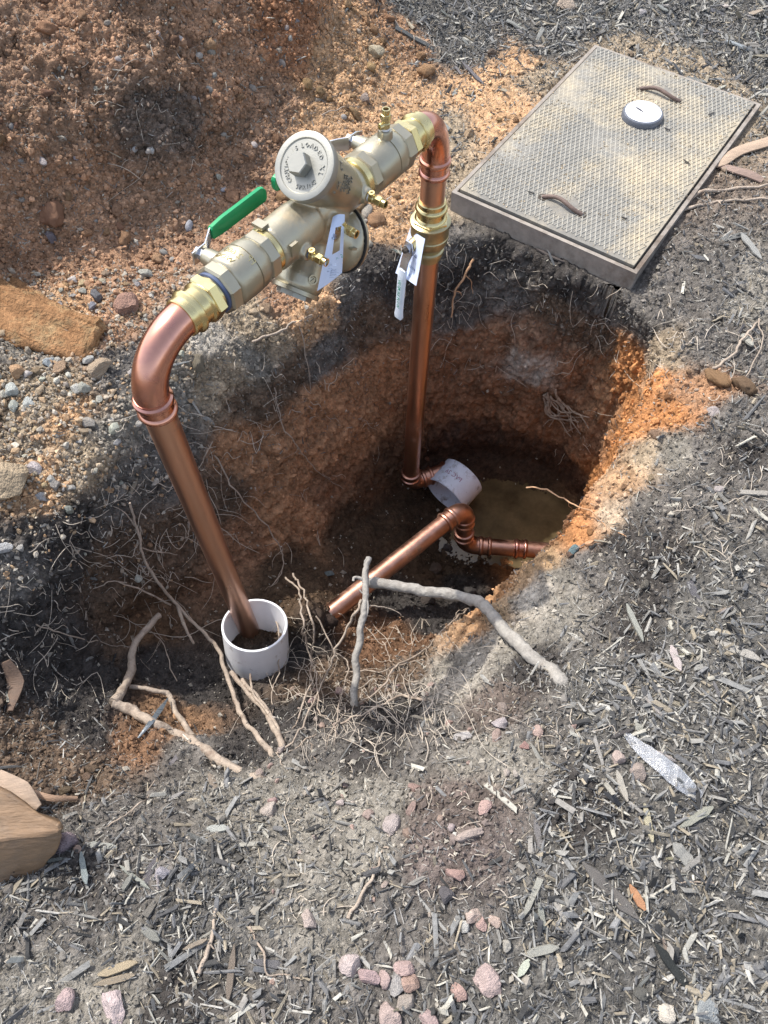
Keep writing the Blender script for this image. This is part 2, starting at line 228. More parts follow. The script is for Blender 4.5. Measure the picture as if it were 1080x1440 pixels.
# control samples: colour, chip density, crumb density, clod height, fine roughness
red=(.33,.20,.125); dred=(.27,.17,.11); tan=(.44,.28,.16); orange=(.40,.185,.075); blk=(.050,.045,.042); dgry=(.12,.11,.10); gry=(.20,.185,.16); lgry=(.34,.31,.265)
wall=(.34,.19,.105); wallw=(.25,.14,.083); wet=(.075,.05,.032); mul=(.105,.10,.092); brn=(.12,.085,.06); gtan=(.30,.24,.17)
CT = [(0,50,dred,0,.6,.8,1),(100,40,red,0,.6,.8,1),(220,60,dred,0,.6,.9,1),(300,40,red,0,.5,.9,1),(420,60,(.30,.155,.085),0,.7,.9,1),(470,110,tan,0,.8,.8,1),(225,165,(.13,.10,.08),0,.7,1,1),(100,150,dred,0,.7,.8,1),
 (0,250,red,0,.8,.8,1),(120,260,red,0,.7,.7,1),(330,120,red,0,.7,.9,1),(340,200,dred,0,.8,.9,1),(230,270,dred,0,.8,.6,1),(300,280,red,0,.9,.5,1),(150,350,red,0,.9,.5,1),(60,350,red,0,1,.7,1),(200,400,red,0,1,.6,1),
 (400,150,dred,0,.7,.8,1),(450,170,tan,0,.7,.5,.8),(520,80,tan,.1,.8,.8,1),(520,110,tan,.1,.8,.6,1),(560,60,(.33,.2,.12),.3,.7,.6,1),(560,150,tan,.2,.8,.4,.8),(550,260,tan,0,1,.5,1),(620,180,gtan,.4,.7,.3,.8),(670,130,tan,.3,.7,.2,.8),(720,90,tan,.3,.7,.2,.8),(700,160,tan,.2,.6,.2,.8),(650,60,mul,.8,.5,.2,.8),(760,60,mul,.9,.3,.2,.6),
 (600,10,mul,.8,.5,.3,.8),(720,10,mul,1,.3,.2,.6),(850,30,mul,1,.3,.2,.6),(980,40,mul,1,.3,.2,.6),(1070,80,mul,1,.3,.2,.6),(880,80,gtan,.5,.5,.2,.7),(960,110,gtan,.6,.5,.2,.7),(770,110,gtan,.5,.5,.2,.7),
 (510,330,tan,0,1,.6,1),(400,420,red,0,1,.7,1),(430,440,tan,0,1,.8,1),(330,440,gtan,0,.9,.4,1),(290,480,lgry,.1,1,.4,1),(370,470,gtan,0,1,.5,1),(530,370,blk,.2,.5,.7,1),(560,330,tan,0,1,.5,1),(560,390,blk,.2,.5,.7,1),(500,410,dgry,.1,.7,.6,1),(640,330,dgry,.2,.7,.5,1),(640,290,gtan,.2,.8,.5,1),
 (240,560,gry,.1,.9,.6,1),(280,540,gtan,.1,.9,.6,1),(320,520,gtan,.1,.9,.6,1),(200,570,gry,.1,.9,.6,1),(180,520,dgry,.1,.7,.6,1),(350,500,gry,.1,.9,.6,1),(100,450,tan,0,.9,.6,1),(150,460,red,0,.9,.7,1),(30,470,gry,0,1,.6,1),(60,560,gtan,0,1,.7,1),(100,600,tan,0,1,.7,1),(20,620,gtan,0,1,.7,1),(40,680,tan,0,1,.6,1),(110,660,gtan,.1,1,.6,1),
 (150,620,gry,.1,.7,.7,1),(130,640,gtan,.1,.7,.7,1),(170,680,dgry,.1,.8,.7,1),(110,740,blk,.1,.6,.8,1),(50,760,blk,.1,.6,.8,1),(20,800,dgry,.2,.6,.6,1),(100,800,blk,.1,.5,.8,1),(40,860,blk,.1,.5,.7,1),(150,780,brn,.1,.5,.7,1),(230,640,dgry,.1,.6,.7,1),
 (700,350,blk,.1,.6,.8,1),(800,400,blk,.1,.6,.8,1),(720,400,dgry,.1,.6,.8,1),(640,380,blk,.1,.5,.7,1),(870,430,dgry,.1,.7,.7,1),(650,430,dgry,0,.4,.7,1),(780,440,brn,0,.5,.8,1),(850,480,brn,0,.5,.7,1),
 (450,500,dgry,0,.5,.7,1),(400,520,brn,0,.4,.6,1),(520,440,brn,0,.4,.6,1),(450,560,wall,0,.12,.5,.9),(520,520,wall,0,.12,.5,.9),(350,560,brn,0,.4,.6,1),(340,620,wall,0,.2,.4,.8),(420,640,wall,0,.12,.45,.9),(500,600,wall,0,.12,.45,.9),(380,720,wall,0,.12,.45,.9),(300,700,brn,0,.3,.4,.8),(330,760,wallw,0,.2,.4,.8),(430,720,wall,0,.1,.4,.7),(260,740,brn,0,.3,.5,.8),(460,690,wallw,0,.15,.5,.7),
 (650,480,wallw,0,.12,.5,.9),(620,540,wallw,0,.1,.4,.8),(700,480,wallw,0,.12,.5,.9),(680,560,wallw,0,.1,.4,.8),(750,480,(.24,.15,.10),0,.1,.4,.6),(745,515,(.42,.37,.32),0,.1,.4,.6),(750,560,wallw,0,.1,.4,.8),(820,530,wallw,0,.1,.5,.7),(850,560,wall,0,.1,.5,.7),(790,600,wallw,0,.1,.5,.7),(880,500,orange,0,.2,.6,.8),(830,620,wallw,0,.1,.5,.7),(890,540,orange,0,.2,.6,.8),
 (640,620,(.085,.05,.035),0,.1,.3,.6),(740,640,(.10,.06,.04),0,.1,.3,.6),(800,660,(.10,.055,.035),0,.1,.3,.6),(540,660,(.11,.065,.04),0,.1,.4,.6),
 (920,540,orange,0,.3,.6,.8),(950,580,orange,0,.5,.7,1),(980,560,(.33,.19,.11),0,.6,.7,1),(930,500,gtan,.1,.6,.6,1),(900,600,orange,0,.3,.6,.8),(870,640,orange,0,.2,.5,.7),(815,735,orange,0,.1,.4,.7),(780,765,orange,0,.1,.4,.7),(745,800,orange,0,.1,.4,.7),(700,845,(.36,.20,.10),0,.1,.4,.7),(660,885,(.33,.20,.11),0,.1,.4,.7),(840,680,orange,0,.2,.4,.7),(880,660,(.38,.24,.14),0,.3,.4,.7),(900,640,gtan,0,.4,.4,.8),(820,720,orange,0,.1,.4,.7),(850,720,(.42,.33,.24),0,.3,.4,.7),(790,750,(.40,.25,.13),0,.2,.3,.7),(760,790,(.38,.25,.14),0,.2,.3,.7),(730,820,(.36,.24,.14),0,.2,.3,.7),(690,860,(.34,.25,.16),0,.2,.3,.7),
 (990,480,dgry,.3,.8,.8,1),(1000,400,dgry,.4,.8,.6,1),(920,430,dgry,.2,.9,.7,1),(1050,420,gry,.6,.7,.5,.8),(1040,500,dgry,.5,.6,.6,1),(1000,640,dgry,.3,.6,.7,1),(1040,640,blk,.3,.5,.9,1),(950,640,gry,.2,.7,.6,1),(960,700,dgry,.4,.6,.6,1),(1050,700,dgry,.6,.5,.5,1),(900,720,dgry,.3,.6,.6,1),(1050,600,dgry,.4,.6,.7,1),
 (870,770,blk,.4,.5,.8,1),(850,800,dgry,.4,.5,.7,1),(930,810,blk,.4,.5,.9,1),(820,790,dgry,.3,.5,.6,1),(780,810,gry,.2,.5,.4,.8),(740,850,lgry,.1,.5,.3,.7),(680,900,lgry,.1,.5,.3,.7),(790,870,gry,.3,.5,.4,.8),(720,920,gry,.1,.5,.4,.8),(640,930,gry,.1,.5,.4,.8),(640,960,lgry,.1,.6,.4,.8),(850,900,dgry,.5,.5,.6,.9),(880,880,blk,.4,.5,.7,.9),(740,940,blk,.4,.5,.7,.9),(980,850,mul,.7,.4,.4,.8),(1040,800,mul,.7,.4,.4,.8),
 (950,950,mul,1,.3,.3,.6),(1040,950,mul,1,.3,.3,.6),(850,960,mul,.8,.4,.4,.7),(700,1000,(.13,.105,.09),.2,.8,.6,1),(760,1020,dgry,.5,.6,.6,.9),(880,1060,mul,.9,.4,.4,.7),(980,1100,mul,1,.3,.3,.6),(1060,1200,mul,1,.3,.3,.6),(900,1250,mul,1,.3,.3,.6),(820,1150,blk,.9,.4,.5,.7),(800,1250,mul,1,.3,.4,.6),(1000,1350,mul,1,.3,.3,.6),(850,1400,mul,1,.3,.3,.6),(700,1400,mul,.8,.4,.3,.7),
 (700,1080,gry,.3,.7,.5,.9),(650,1150,(.13,.105,.092),.2,.9,.4,.9),(640,1220,(.135,.11,.10),.3,.9,.4,.9),(520,1130,gry,.3,.7,.4,.8),(450,1120,gry,.4,.6,.4,.8),(400,1180,gry,.5,.6,.3,.8),(500,1220,gry,.5,.5,.3,.8),(560,1280,dgry,.6,.5,.4,.8),(640,1320,dgry,.6,.5,.4,.8),(450,1300,gry,.5,.5,.3,.8),(520,1400,dgry,.6,.5,.4,.8),
 (600,1040,dgry,.3,.7,.5,1),(520,1060,blk,.2,.7,.6,1),(450,1060,dgry,.2,.7,.6,1),(380,1110,gry,.3,.7,.4,1),(300,1130,gry,.5,.6,.4,.9),(230,1150,dgry,.5,.6,.4,.9),(150,1150,dgry,.4,.6,.5,.9),(100,1100,brn,.3,.7,.6,1),(50,1050,brn,.2,.7,.6,1),
 (300,1240,mul,.8,.4,.4,.8),(200,1220,dgry,.7,.5,.4,.8),(120,1250,blk,.6,.5,.5,.8),(100,1300,dgry,.6,.5,.4,.8),(60,1380,gry,.4,.7,.4,.8),(150,1400,gry,.4,.7,.4,.8),(300,1320,mul,.8,.4,.3,.7),(250,1400,blk,.7,.4,.4,.7),(380,1400,dgry,.7,.5,.4,.8),(20,1290,dgry,.6,.6,.4,.8),
 (80,920,blk,.2,.6,.6,1),(150,900,brn,.1,.7,.5,1),(60,980,blk,.2,.7,.6,1),(130,960,blk,.1,.8,.4,1),(220,930,blk,.1,.9,.4,1),(280,970,blk,.1,.9,.4,1),(200,890,(.14,.085,.05),0,.6,.4,1),(235,1005,(.20,.12,.07),0,.6,.4,1),(185,1035,(.19,.11,.065),0,.7,.4,1),(120,1030,blk,.2,.7,.5,1),(260,1060,dgry,.2,.7,.5,1),(330,1060,blk,.1,.8,.5,1),(400,1020,blk,.1,.9,.5,1),
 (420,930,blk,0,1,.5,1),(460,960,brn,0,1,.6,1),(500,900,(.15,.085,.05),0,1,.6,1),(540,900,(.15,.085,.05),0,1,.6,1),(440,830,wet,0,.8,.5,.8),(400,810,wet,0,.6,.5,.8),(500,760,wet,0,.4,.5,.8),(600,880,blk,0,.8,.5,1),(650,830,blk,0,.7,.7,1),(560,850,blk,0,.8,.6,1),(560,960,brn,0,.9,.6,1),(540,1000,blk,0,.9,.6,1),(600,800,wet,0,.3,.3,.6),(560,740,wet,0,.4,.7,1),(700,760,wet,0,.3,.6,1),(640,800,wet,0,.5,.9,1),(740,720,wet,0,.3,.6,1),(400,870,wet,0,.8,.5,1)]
def march(u, v):                                   # first hit of the smooth terrain
    d = ray(u, v); t = np.linspace(.5, 4.5, 900); p = CP+d*t[:, None]; h = height(p[:, :2]); k = np.where(p[:, 2] < h)[0]
    return p[k[0]] if len(k) else at(u, v, 0)
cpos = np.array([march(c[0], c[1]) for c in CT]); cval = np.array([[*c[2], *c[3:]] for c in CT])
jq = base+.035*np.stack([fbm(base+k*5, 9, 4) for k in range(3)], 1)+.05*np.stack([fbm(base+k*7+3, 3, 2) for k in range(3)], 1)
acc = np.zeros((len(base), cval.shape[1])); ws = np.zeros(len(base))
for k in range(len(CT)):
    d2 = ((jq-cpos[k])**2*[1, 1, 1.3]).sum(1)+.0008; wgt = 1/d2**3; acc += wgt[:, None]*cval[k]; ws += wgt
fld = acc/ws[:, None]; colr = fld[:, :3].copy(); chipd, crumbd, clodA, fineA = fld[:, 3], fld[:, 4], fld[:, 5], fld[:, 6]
# topsoil band over clay inside the hole, with an uneven boundary
# relief
ii = np.arange(NF); pb = base[ii]
disp = np.zeros(len(base))
c1, id1 = cell(pb+.01*np.stack([fbm(pb+k, 25, 2) for k in range(3)], 1), 26); c2, id2 = cell(pb, 70)
lump = np.sqrt(np.clip(1-(c1/.75)**2, 0, 1))*(.35+.65*_g[id1 & 255][:, 0].clip(0, 1)*1.6); lump2 = np.sqrt(np.clip(1-(c2/.75)**2, 0, 1))*(.4+.6*_g[id2 & 255][:, 1].clip(0, 1)*1.6)
low = fbm(pb, 5, 3); mid = fbm(pb, 16, 4, ridged=True)
hwb = hw[ii]; onwall = smooth(.04, .25, hwb)*(1-smooth(.85, 1, hwb))
str_ = fbm(pb*[1, 1, .25]+3, 22, 4, ridged=True)
lidc = at(860, 220, 0); dl = np.hypot(pb[:, 0]-lidc[0], pb[:, 1]-lidc[1])
pile = smooth(.08, .25, pb[:, 2])
disp[ii] = low*.018*(1-smooth(.55, .25, dl))+clodA[ii]*(.013*lump+.007*lump2+.012*mid)+fineA[ii]*.004*fbm(pb, 60, 3)+onwall*(.016*fbm(pb*[1,1,.7]+3, 22, 4, ridged=True)+.026*fbm(pb, 8, 3)+.010*fbm(pb, 48, 3, ridged=True)-.008)+fineA[ii]*.0062*fbm(pb, 85, 3, ridged=True)*(1-onwall)+pile*(.010*fbm(pb*[1,1,.7], 18, 4, ridged=True)+.03*fbm(pb, 6, 4)+.006*fbm(pb,60,3,ridged=True))-clodA[ii]*.008
disp[ii] += .0022*fineA[ii]*rng.normal(size=len(ii))*.5
gv = base+nor*disp[:, None]
under = np.hypot(0, 0)
# keep the ground under the meter box top
q0, q1, q2 = at(635, 270, .02), at(895, 385, .02), at(843, 65, .02)
bxd = nrm(q1-q0); byd = nrm(np.cross([0, 0, 1], bxd)); BW = float(np.dot(q1-q0, bxd)); BL = float(np.dot(q2-q0, byd)); RW = .014; q0 = q0+(bxd+byd)*RW; BW -= 2*RW; BL -= 2*RW
la = (gv-q0)@bxd; lb = (gv-q0)@byd
inlid = (gv[:, 2] > -.16) & (la > -.03) & (la < BW+.03) & (lb > -.03) & (lb < BL+.03); gv[inlid, 2] = np.clip(gv[inlid, 2], -.040, -.030+.03*np.minimum(1, np.maximum(0, lb[inlid])/.25))
inside = (la > .03) & (la < BW-.03) & (lb > .03) & (lb < BL-.03); gv[inside, 2] = np.minimum(gv[inside, 2], -.03)
# colour variation: specks and lumps
n1 = np.ones(len(base)); n1[ii] = 1+.35*fbm(pb, 14, 4)+.25*(lump-.4)+.22*rng.normal(size=len(ii))*.6
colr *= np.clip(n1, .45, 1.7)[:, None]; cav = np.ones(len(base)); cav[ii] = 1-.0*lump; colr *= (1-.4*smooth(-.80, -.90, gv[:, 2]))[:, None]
sp = rng.random(len(base)); light = (sp > .975) & (crumbd > .3) & (hw < .3); colr[light] = colr[light]*.4+np.array([.30, .27, .23])*.6
def mesh_np(name, v, f, colors=None, smooth_=True, material=None):
    me = bpy.data.meshes.new(name); k = f.shape[1]; me.vertices.add(len(v)); me.vertices.foreach_set('co', np.ascontiguousarray(v, np.float32).ravel())
    me.loops.add(f.size); me.loops.foreach_set('vertex_index', np.ascontiguousarray(f, np.int32).ravel()); me.polygons.add(len(f))
    me.polygons.foreach_set('loop_start', np.arange(0, f.size, k, dtype=np.int32)); me.polygons.foreach_set('use_smooth', np.full(len(f), smooth_, bool)); me.update(calc_edges=True)
    if colors is not None:
        a = me.color_attributes.new('Col', 'FLOAT_COLOR', 'POINT'); a.data.foreach_set('color', np.c_[np.clip(colors, 0, 1), np.ones(len(v))].astype(np.float32).ravel())
    if material: me.materials.append(material)
    return me
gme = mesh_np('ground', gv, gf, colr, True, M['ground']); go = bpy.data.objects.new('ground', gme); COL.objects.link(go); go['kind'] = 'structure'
vn = np.zeros(len(gv)*3, np.float32); gme.vertices.foreach_get('normal', vn); vn = vn.reshape(-1, 3)
# coarse BVH for placing things
bvh = BVHTree.FromPolygons(gv.tolist(), gf.tolist())
def hit(u, v, lift=0):
    d = ray(u, v); dn = d/np.linalg.norm(d); h = bvh.ray_cast(Vector(CP), Vector(dn))
    if h[0] is None: return at(u, v, 0), np.array([0, 0, 1.])
    n = np.array(h[1]); n = n if n[2] > 0 else -n
    return np.array(h[0])-dn*lift, n
print('terrain done')

# ------------------------------------------------------------------ object building
def obj(name, me, parent=None, loc=None, label=None, cat=None, group=None, kind=None, color=None, rot=None):
    o = bpy.data.objects.new(name, me); COL.objects.link(o)
    if parent: o.parent = parent
    if loc is not None: o.location = loc
    if rot is not None: o.rotation_euler = rot
    if label: o['label'] = label
    if cat: o['category'] = cat
    if group: o['group'] = group
    if kind: o['kind'] = kind
    if color is not None: o.color = (*color, 1)
    return o
def thing(name, loc, label, cat, group=None):
    return obj(name, None, None, Vector(loc), label, cat, group)
class MB:
    def __init__(s, origin=(0, 0, 0)): s.v = []; s.f = []; s.o = np.array(origin, float)
    def add(s, v, f):
        k = len(s.v); s.v += [tuple(np.array(p)-s.o) for p in v]; s.f += [tuple(i+k for i in q) for q in f]; return s
    def mesh(s, name, material, sharp=35, smooth_=True):
        me = bpy.data.meshes.new(name); me.from_pydata(s.v, [], s.f); me.update()
        bm = bmesh.new(); bm.from_mesh(me); bmesh.ops.recalc_face_normals(bm, faces=bm.faces); bm.to_mesh(me); bm.free()
        if smooth_:
            me.shade_smooth(); me.set_sharp_from_angle(angle=math.radians(sharp))
        me.materials.append(material); return me
def frame(a):
    a = nrm(a); r = np.array([0, 0, 1.]) if abs(a[2]) < .9 else np.array([1., 0, 0]); x = nrm(np.cross(r, a)); return x, np.cross(a, x), a
def lathe(O, A, prof, seg=40, ref=None, closed=False, caps=(True, True)):
    """prof: list of (t, r) or (t, r, 6) rings; rings share seg"""
    x, y, a = frame(A)
    if ref is not None: x = nrm(np.array(ref)-np.dot(ref, a)*a); y = np.cross(a, x)
    v = []; f = []
    for t, r, *hx in prof:
        for k in range(seg):
            th = 2*math.pi*k/seg; rr = r
            if hx: 
                m = hx[0]; sec = 2*math.pi/m; ph = (th+sec/2) % sec-sec/2; rr = r*math.cos(sec/2)/math.cos(ph)
            v.append(np.array(O)+a*t+(x*math.cos(th)+y*math.sin(th))*rr)
    n = len(prof)
    for i in range(n-1):
        for k in range(seg):
            k2 = (k+1) % seg; f.append((i*seg+k, i*seg+k2, (i+1)*seg+k2, (i+1)*seg+k))
    if closed:
        for k in range(seg):
            k2 = (k+1) % seg; f.append(((n-1)*seg+k, (n-1)*seg+k2, k2, k))
    else:
        if caps[0]: f.append(tuple(range(seg))[::-1])
        if caps[1]: f.append(tuple((n-1)*seg+k for k in range(seg)))
    return v, f
def sweep(pts, rad, seg=24, caps=True):
    pts = [np.array(p, float) for p in pts]; n = len(pts); rad = [rad]*n if np.isscalar(rad) else rad; v = []; f = []
    T = [nrm(pts[min(i+1, n-1)]-pts[max(i-1, 0)]) for i in range(n)]; x, y, _ = frame(T[0])
    for i in range(n):
        x = nrm(x-np.dot(x, T[i])*T[i]); y = np.cross(T[i], x)
        for k in range(seg):
            th = 2*math.pi*k/seg; v.append(pts[i]+(x*math.cos(th)+y*math.sin(th))*rad[i])
    for i in range(n-1):
        for k in range(seg):
            k2 = (k+1) % seg; f.append((i*seg+k, i*seg+k2, (i+1)*seg+k2, (i+1)*seg+k))
    if caps: f.append(tuple(range(seg))[::-1]); f.append(tuple((n-1)*seg+k for k in range(seg)))
    return v, f
def box(O, X, Y, Z, bev=0):
    O = np.array(O, float); X, Y, Z = map(lambda q: np.array(q, float), (X, Y, Z))
    v = [O+X*i+Y*j+Z*k for i in (-.5, .5) for j in (-.5, .5) for k in (-.5, .5)]
    return v, [(0, 1, 3, 2), (4, 6, 7, 5), (0, 4, 5, 1), (2, 3, 7, 6), (0, 2, 6, 4), (1, 5, 7, 3)]
def text_geo(s, size, depth=.0012, res=2):
    cu = bpy.data.curves.new('t', 'FONT'); cu.body = s; cu.size = size; cu.extrude = depth; cu.align_x = 'CENTER'; cu.align_y = 'CENTER'; cu.resolution_u = res
    o = bpy.data.objects.new('t', cu); COL.objects.link(o); bpy.context.view_layer.update(); dg = bpy.context.evaluated_depsgraph_get()
    me = bpy.data.meshes.new_from_object(o.evaluated_get(dg)); v = [tuple(q.co) for q in me.vertices]; f = [tuple(p.vertices) for p in me.polygons]
    bpy.data.objects.remove(o); bpy.data.meshes.remove(me); bpy.data.curves.remove(cu); return v, f
def place(g, O, X, Y, Z):
    v, f = g; return [np.array(O)+X*a+Y*b+Z*c for a, b, c in v], f
def on_cyl(g, O, A, R0, N0):                        # text: x along circumference, y along axis; N0 = outward direction at its centre
    a = nrm(A); n0 = nrm(np.array(N0)-np.dot(N0, a)*a); t0 = np.cross(n0, a); v, f = g; out = []
    for x, y, z in v:
        th = x/R0; out.append(np.array(O)+a*y+(n0*math.cos(th)+t0*math.sin(th))*(R0+z))
    return out, f

# ================================================================== the backflow assembly
A0 = np.array([-.367, .767, .575]); B0 = np.array([.105, 1.415, .530]); LAX = float(np.linalg.norm(B0-A0)); e = nrm(B0-A0)
nn = nrm(np.cross(e, [0, 0, 1])); ww = np.cross(nn, e)
def D(s, a=0, b=0): return A0+e*s+nn*a+ww*b
root = thing('backflow_assembly', at(352, 888, -.52), 'brass and copper backflow preventer assembly on two copper risers over the hole', 'backflow preventer')
RO = np.array(root.location)
def part(name, geos, m, parent=None, sharp=35, label=None):
    b = MB(RO)
    for g in geos: b.add(*g)
    return obj(name, b.mesh(name, M[m], sharp), parent or root, label=label)
PR = .027
zl = np.array([0, 0, 1.])
pl_top = np.array([*A0[:2], .445]); pl_bot = np.array(at(352, 890, -.56)); axl = nrm(pl_top-pl_bot)
pr_top = np.array([*B0[:2], .42]); pr_bot = np.array(at(577, 672, -.76)); axr = nrm(pr_top-pr_bot)
part('copper_pipe', [lathe(pl_bot, axl, [(0, PR), (np.linalg.norm(pl_top-pl_bot)+.02, PR)], 36)], 'copper', label='long bare copper riser standing in the white sleeve')
def elbow(P0, axdown, P1, axside, R):
    """90ish degree bend from P0 (below, direction up=-axdown) to P1"""
    pts = []; C_ = P1+(P0-P1)*0; n = 18
    # quadratic-like circular blend with corner K
    K = P0+axdown*np.dot(P1-P0, axdown)
    for i in range(n+1):
        th = math.pi/2*i/n; pts.append(K+(P0-K)*(1-math.sin(th))+(P1-K)*(1-math.cos(th)))
    return pts
def collar(O, A, r=PR, flip=1):                     # press end: two beads
    return lathe(O, A, [(-.004, r+.002), (0, r+.002), (.003, r+.0055), (.007, r+.0065), (.011, r+.0055), (.014, r+.002), (.028, r+.0022), (.031, r+.0055), (.035, r+.0065), (.039, r+.005), (.041, r+.001), (.0415, r-.001)], 40)
# left elbow
jl = D(.098); pe0 = pl_top+axl*.03
pts = elbow(pe0, axl, jl, e, 0)
el = part('copper_elbow', [sweep([pe0-axl*.005]+pts+[jl+e*.006], [PR+.0015]*(len(pts)+2), 40)], 'copperf')
part('press_collar', [collar(pe0+axl*.004, -axl)], 'copperf', el)
jr = D(LAX-.064); pe1 = pr_top+axr*.015
pts = elbow(pe1, axr, jr, -e, 0)
er = part('copper_elbow', [sweep([pe1-axr*.005]+pts+[jr-e*.006], [PR+.0015]*(len(pts)+2), 40)], 'copperf')
part('press_collar', [collar(pe1+axr*.004, -axr)], 'copperf', er)
# brass press adapters
def adapter(O, A, ref):
    s1 = lathe(O, A, [(-.002, .0305), (.000, .0322), (.011, .0322), (.013, .034), (.016, .0365), (.020, .0365), (.023, .033), (.024, .0310), (.038, .0310), (.041, .0345), (.044, .0345), (.046, .032)], 44)
    hx = lathe(O, A, [(.045, .0355, 6), (.047, .0385, 6), (.062, .0385, 6), (.0635, .036, 6)], 48, ref)
    s2 = lathe(O, A, [(.062, .031), (.072, .031)], 40)
    return s1, hx, s2
a1, h1, t1 = adapter(D(.098), e, ww); ad = part('press_adapter', [a1, t1], 'brass'); part('hex_nut', [h1], 'brass', ad, 20)
a1, h1, t1 = adapter(D(LAX-.060), -e, ww); ad2 = part('press_adapter', [a1, t1], 'brass'); part('hex_nut', [h1], 'brass', ad2, 20)
# left ball valve s .165-.285
def valve(O, A, L, ref, sname='ball_valve', m='bronze', r=.0425, tape='tape'):
    hx1 = lathe(O, A, [(0, .038, 8), (.003, .0425, 8), (.020, .0425, 8), (.022, .039, 8)], 48, ref)
    bd = lathe(O, A, [(.018, .036), (.023, .0365), (.026, .040), (.030, r), (L*.55, r+.001), (L*.555, r-.001), (L*.575, r-.001), (L*.58, r+.0005), (L*.70, r), (L*.78, r-.002), (L*.83, .037), (L*.88, .036)], 52)
    hx2 = lathe(O, A, [(L*.80, .039, 8), (L*.82, .0425, 8), (L*.97, .0425, 8), (L, .038, 8)], 48, ref)
    v_ = part(sname, [bd], m); part('hex_end', [hx1], m, v_, 20); part('hex_end', [hx2], m, v_, 20)
    if tape: part('thread_tape', [lathe(O-nrm(A)*.006, A, [(0, .0325), (.001, .0345), (.006, .0345), (.008, .033)], 40)], tape, v_)
    return v_
v1 = valve(D(.172), e, .118, ww)
v2 = valve(D(.545), e, .132, ww+nn*.3, tape='wtape')
part('text_relief', [on_cyl(text_geo('2 600', .016, .0008), D(.172+.052), e, .0428, ww*.93-nn*.05-e*.0), on_cyl(text_geo('WOG', .014, .0008), D(.172+.036), e, .0428, ww*.93-nn*.12),
     on_cyl(text_geo('FP', .015, .0008), D(.172+.062), e, .0428, ww*.8+nn*.6)], 'brass', v1)
part('union_ring', [lathe(D(.287), e, [(0, .036), (.001, .039), (.010, .039), (.012, .036)], 44)], 'brass')
part('union_ring', [lathe(D(.528), e, [(0, .036), (.002, .040), (.014, .040), (.018, .037)], 44)], 'brass')
# levers
def lever(O, stem, along, L, grip='green', boss=.03):
    """stem boss sticks out in direction stem; lever plate runs in direction along"""
    st = nrm(stem); al = nrm(along); cr = np.cross(st, al)
    b_ = lathe(O, st, [(0, .017), (boss*.7, .015), (boss, .013), (boss+.001, .010)], 28)
    nut = lathe(O+st*(boss+.004), st, [(0, .009, 6), (.008, .009, 6)], 24)
    return b_, nut, st, al, cr
def plate(pts, width, thick, wdir):                 # ribbon swept along pts, width along wdir
    pts = [np.array(p, float) for p in pts]; n = len(pts); v = []; f = []
    widths = width if hasattr(width, '__len__') else [width]*n
    for i, p in enumerate(pts):
        t = nrm(pts[min(i+1, n-1)]-pts[max(i-1, 0)]); q = nrm(np.cross(t, wdir)); w_ = widths[i]/2
        for a, b in ((-1, -.7), (-.85, -1), (.85, -1), (1, -.7), (1, .7), (.85, 1), (-.85, 1), (-1, .7)): v.append(p+np.array(wdir)*w_*a+q*thick/2*b)
    for i in range(n-1):
        for k in range(8): f.append((i*8+k, i*8+(k+1) % 8, (i+1)*8+(k+1) % 8, (i+1)*8+k))
    f.append(tuple(range(8))[::-1]); f.append(tuple((n-1)*8+k for k in range(8))); return v, f
O1 = D(.222, -.036, .004); b_, nut, st, al, cr = lever(O1, -nn, e, .2)
part('stem_boss', [b_], 'bronze', v1)
hb = O1+st*.040
part('lever', [plate([hb-al*.018, hb+al*.012, hb+al*.03+st*.012, hb+al*.045+st*.022, hb+al*.06+st*.024, hb+al*.08+st*.024], [.024, .026, .022, .020, .022, .022], .003, cr), lathe(O1+st*.030, st, [(0, .010, 6), (.018, .010, 6)], 24)], 'steel', v1)
gp0 = hb+al*.046+st*.022
part('lever_grip', [plate([gp0, gp0+al*.003, gp0+al*.03+st*.001, gp0+al*.128+st*.002, gp0+al*.134, gp0+al*.137], [.016, .024, .029, .030, .026, .016], .0095, cr)], 'green', v1)
O2 = D(.625, -.036, .004); b_, nut, st, al, cr = lever(O2, -nn, -e, .2)
part('stem_boss', [b_], 'bronze', v2)
hb = O2+st*.038
part('lever', [plate([hb-al*.03, hb-al*.012, hb+al*.012, hb+al*.03+st*.014, hb+al*.05+st*.026, hb+al*.09+st*.028, hb+al*.11+st*.028], [.010, .024, .026, .024, .022, .022, .022], .003, cr), lathe(O2+st*.030, st, [(0, .010, 6), (.018, .010, 6)], 24)], 'steel', v2)
gp0 = hb+al*.075+st*.028
part('lever_grip', [plate([gp0, gp0+al*.003, gp0+al*.03, gp0+al*.108, gp0+al*.114, gp0+al*.117], [.016, .024, .029, .030, .026, .016], .0095, cr)], 'green', v2)
# cast body: union of tubes, voxel-remeshed so that the joints get fillets
ncap = nrm(-.70*e+.715*ww); capc = D(.402, 0, .098)
ndisc = nrm(.90*e+.16*nn-.40*ww); discc = D(.488, .004, -.092)
nport = nrm(-.72*e-.68*ww+.10*nn); portc = D(.352, .006, -.118)
bb = MB(RO)
bb.add(*lathe(D(.298), e, [(0, .037), (.004, .041), (.075, .0425), (.10, .040), (.116, .030), (.124, .012)], 48))
bb.add(*lathe(D(.36), e, [(0, .030), (.05, .036), (.12, .038), (.165, .037), (.172, .034)], 48))
bb.add(*lathe(capc, -ncap, [(.010, .052), (.018, .0515), (.06, .047), (.10, .045), (.135, .040), (.150, .02)], 52))
bb.add(*lathe(discc, -ndisc, [(.000, .060), (.006, .060), (.014, .056), (.020, .048), (.034, .044), (.065, .040), (.09, .03)], 52))
bb.add(*lathe(portc, -nport, [(0, .040), (.006, .041), (.010, .044), (.028, .045), (.045, .041), (.08, .036), (.14, .034)], 52))
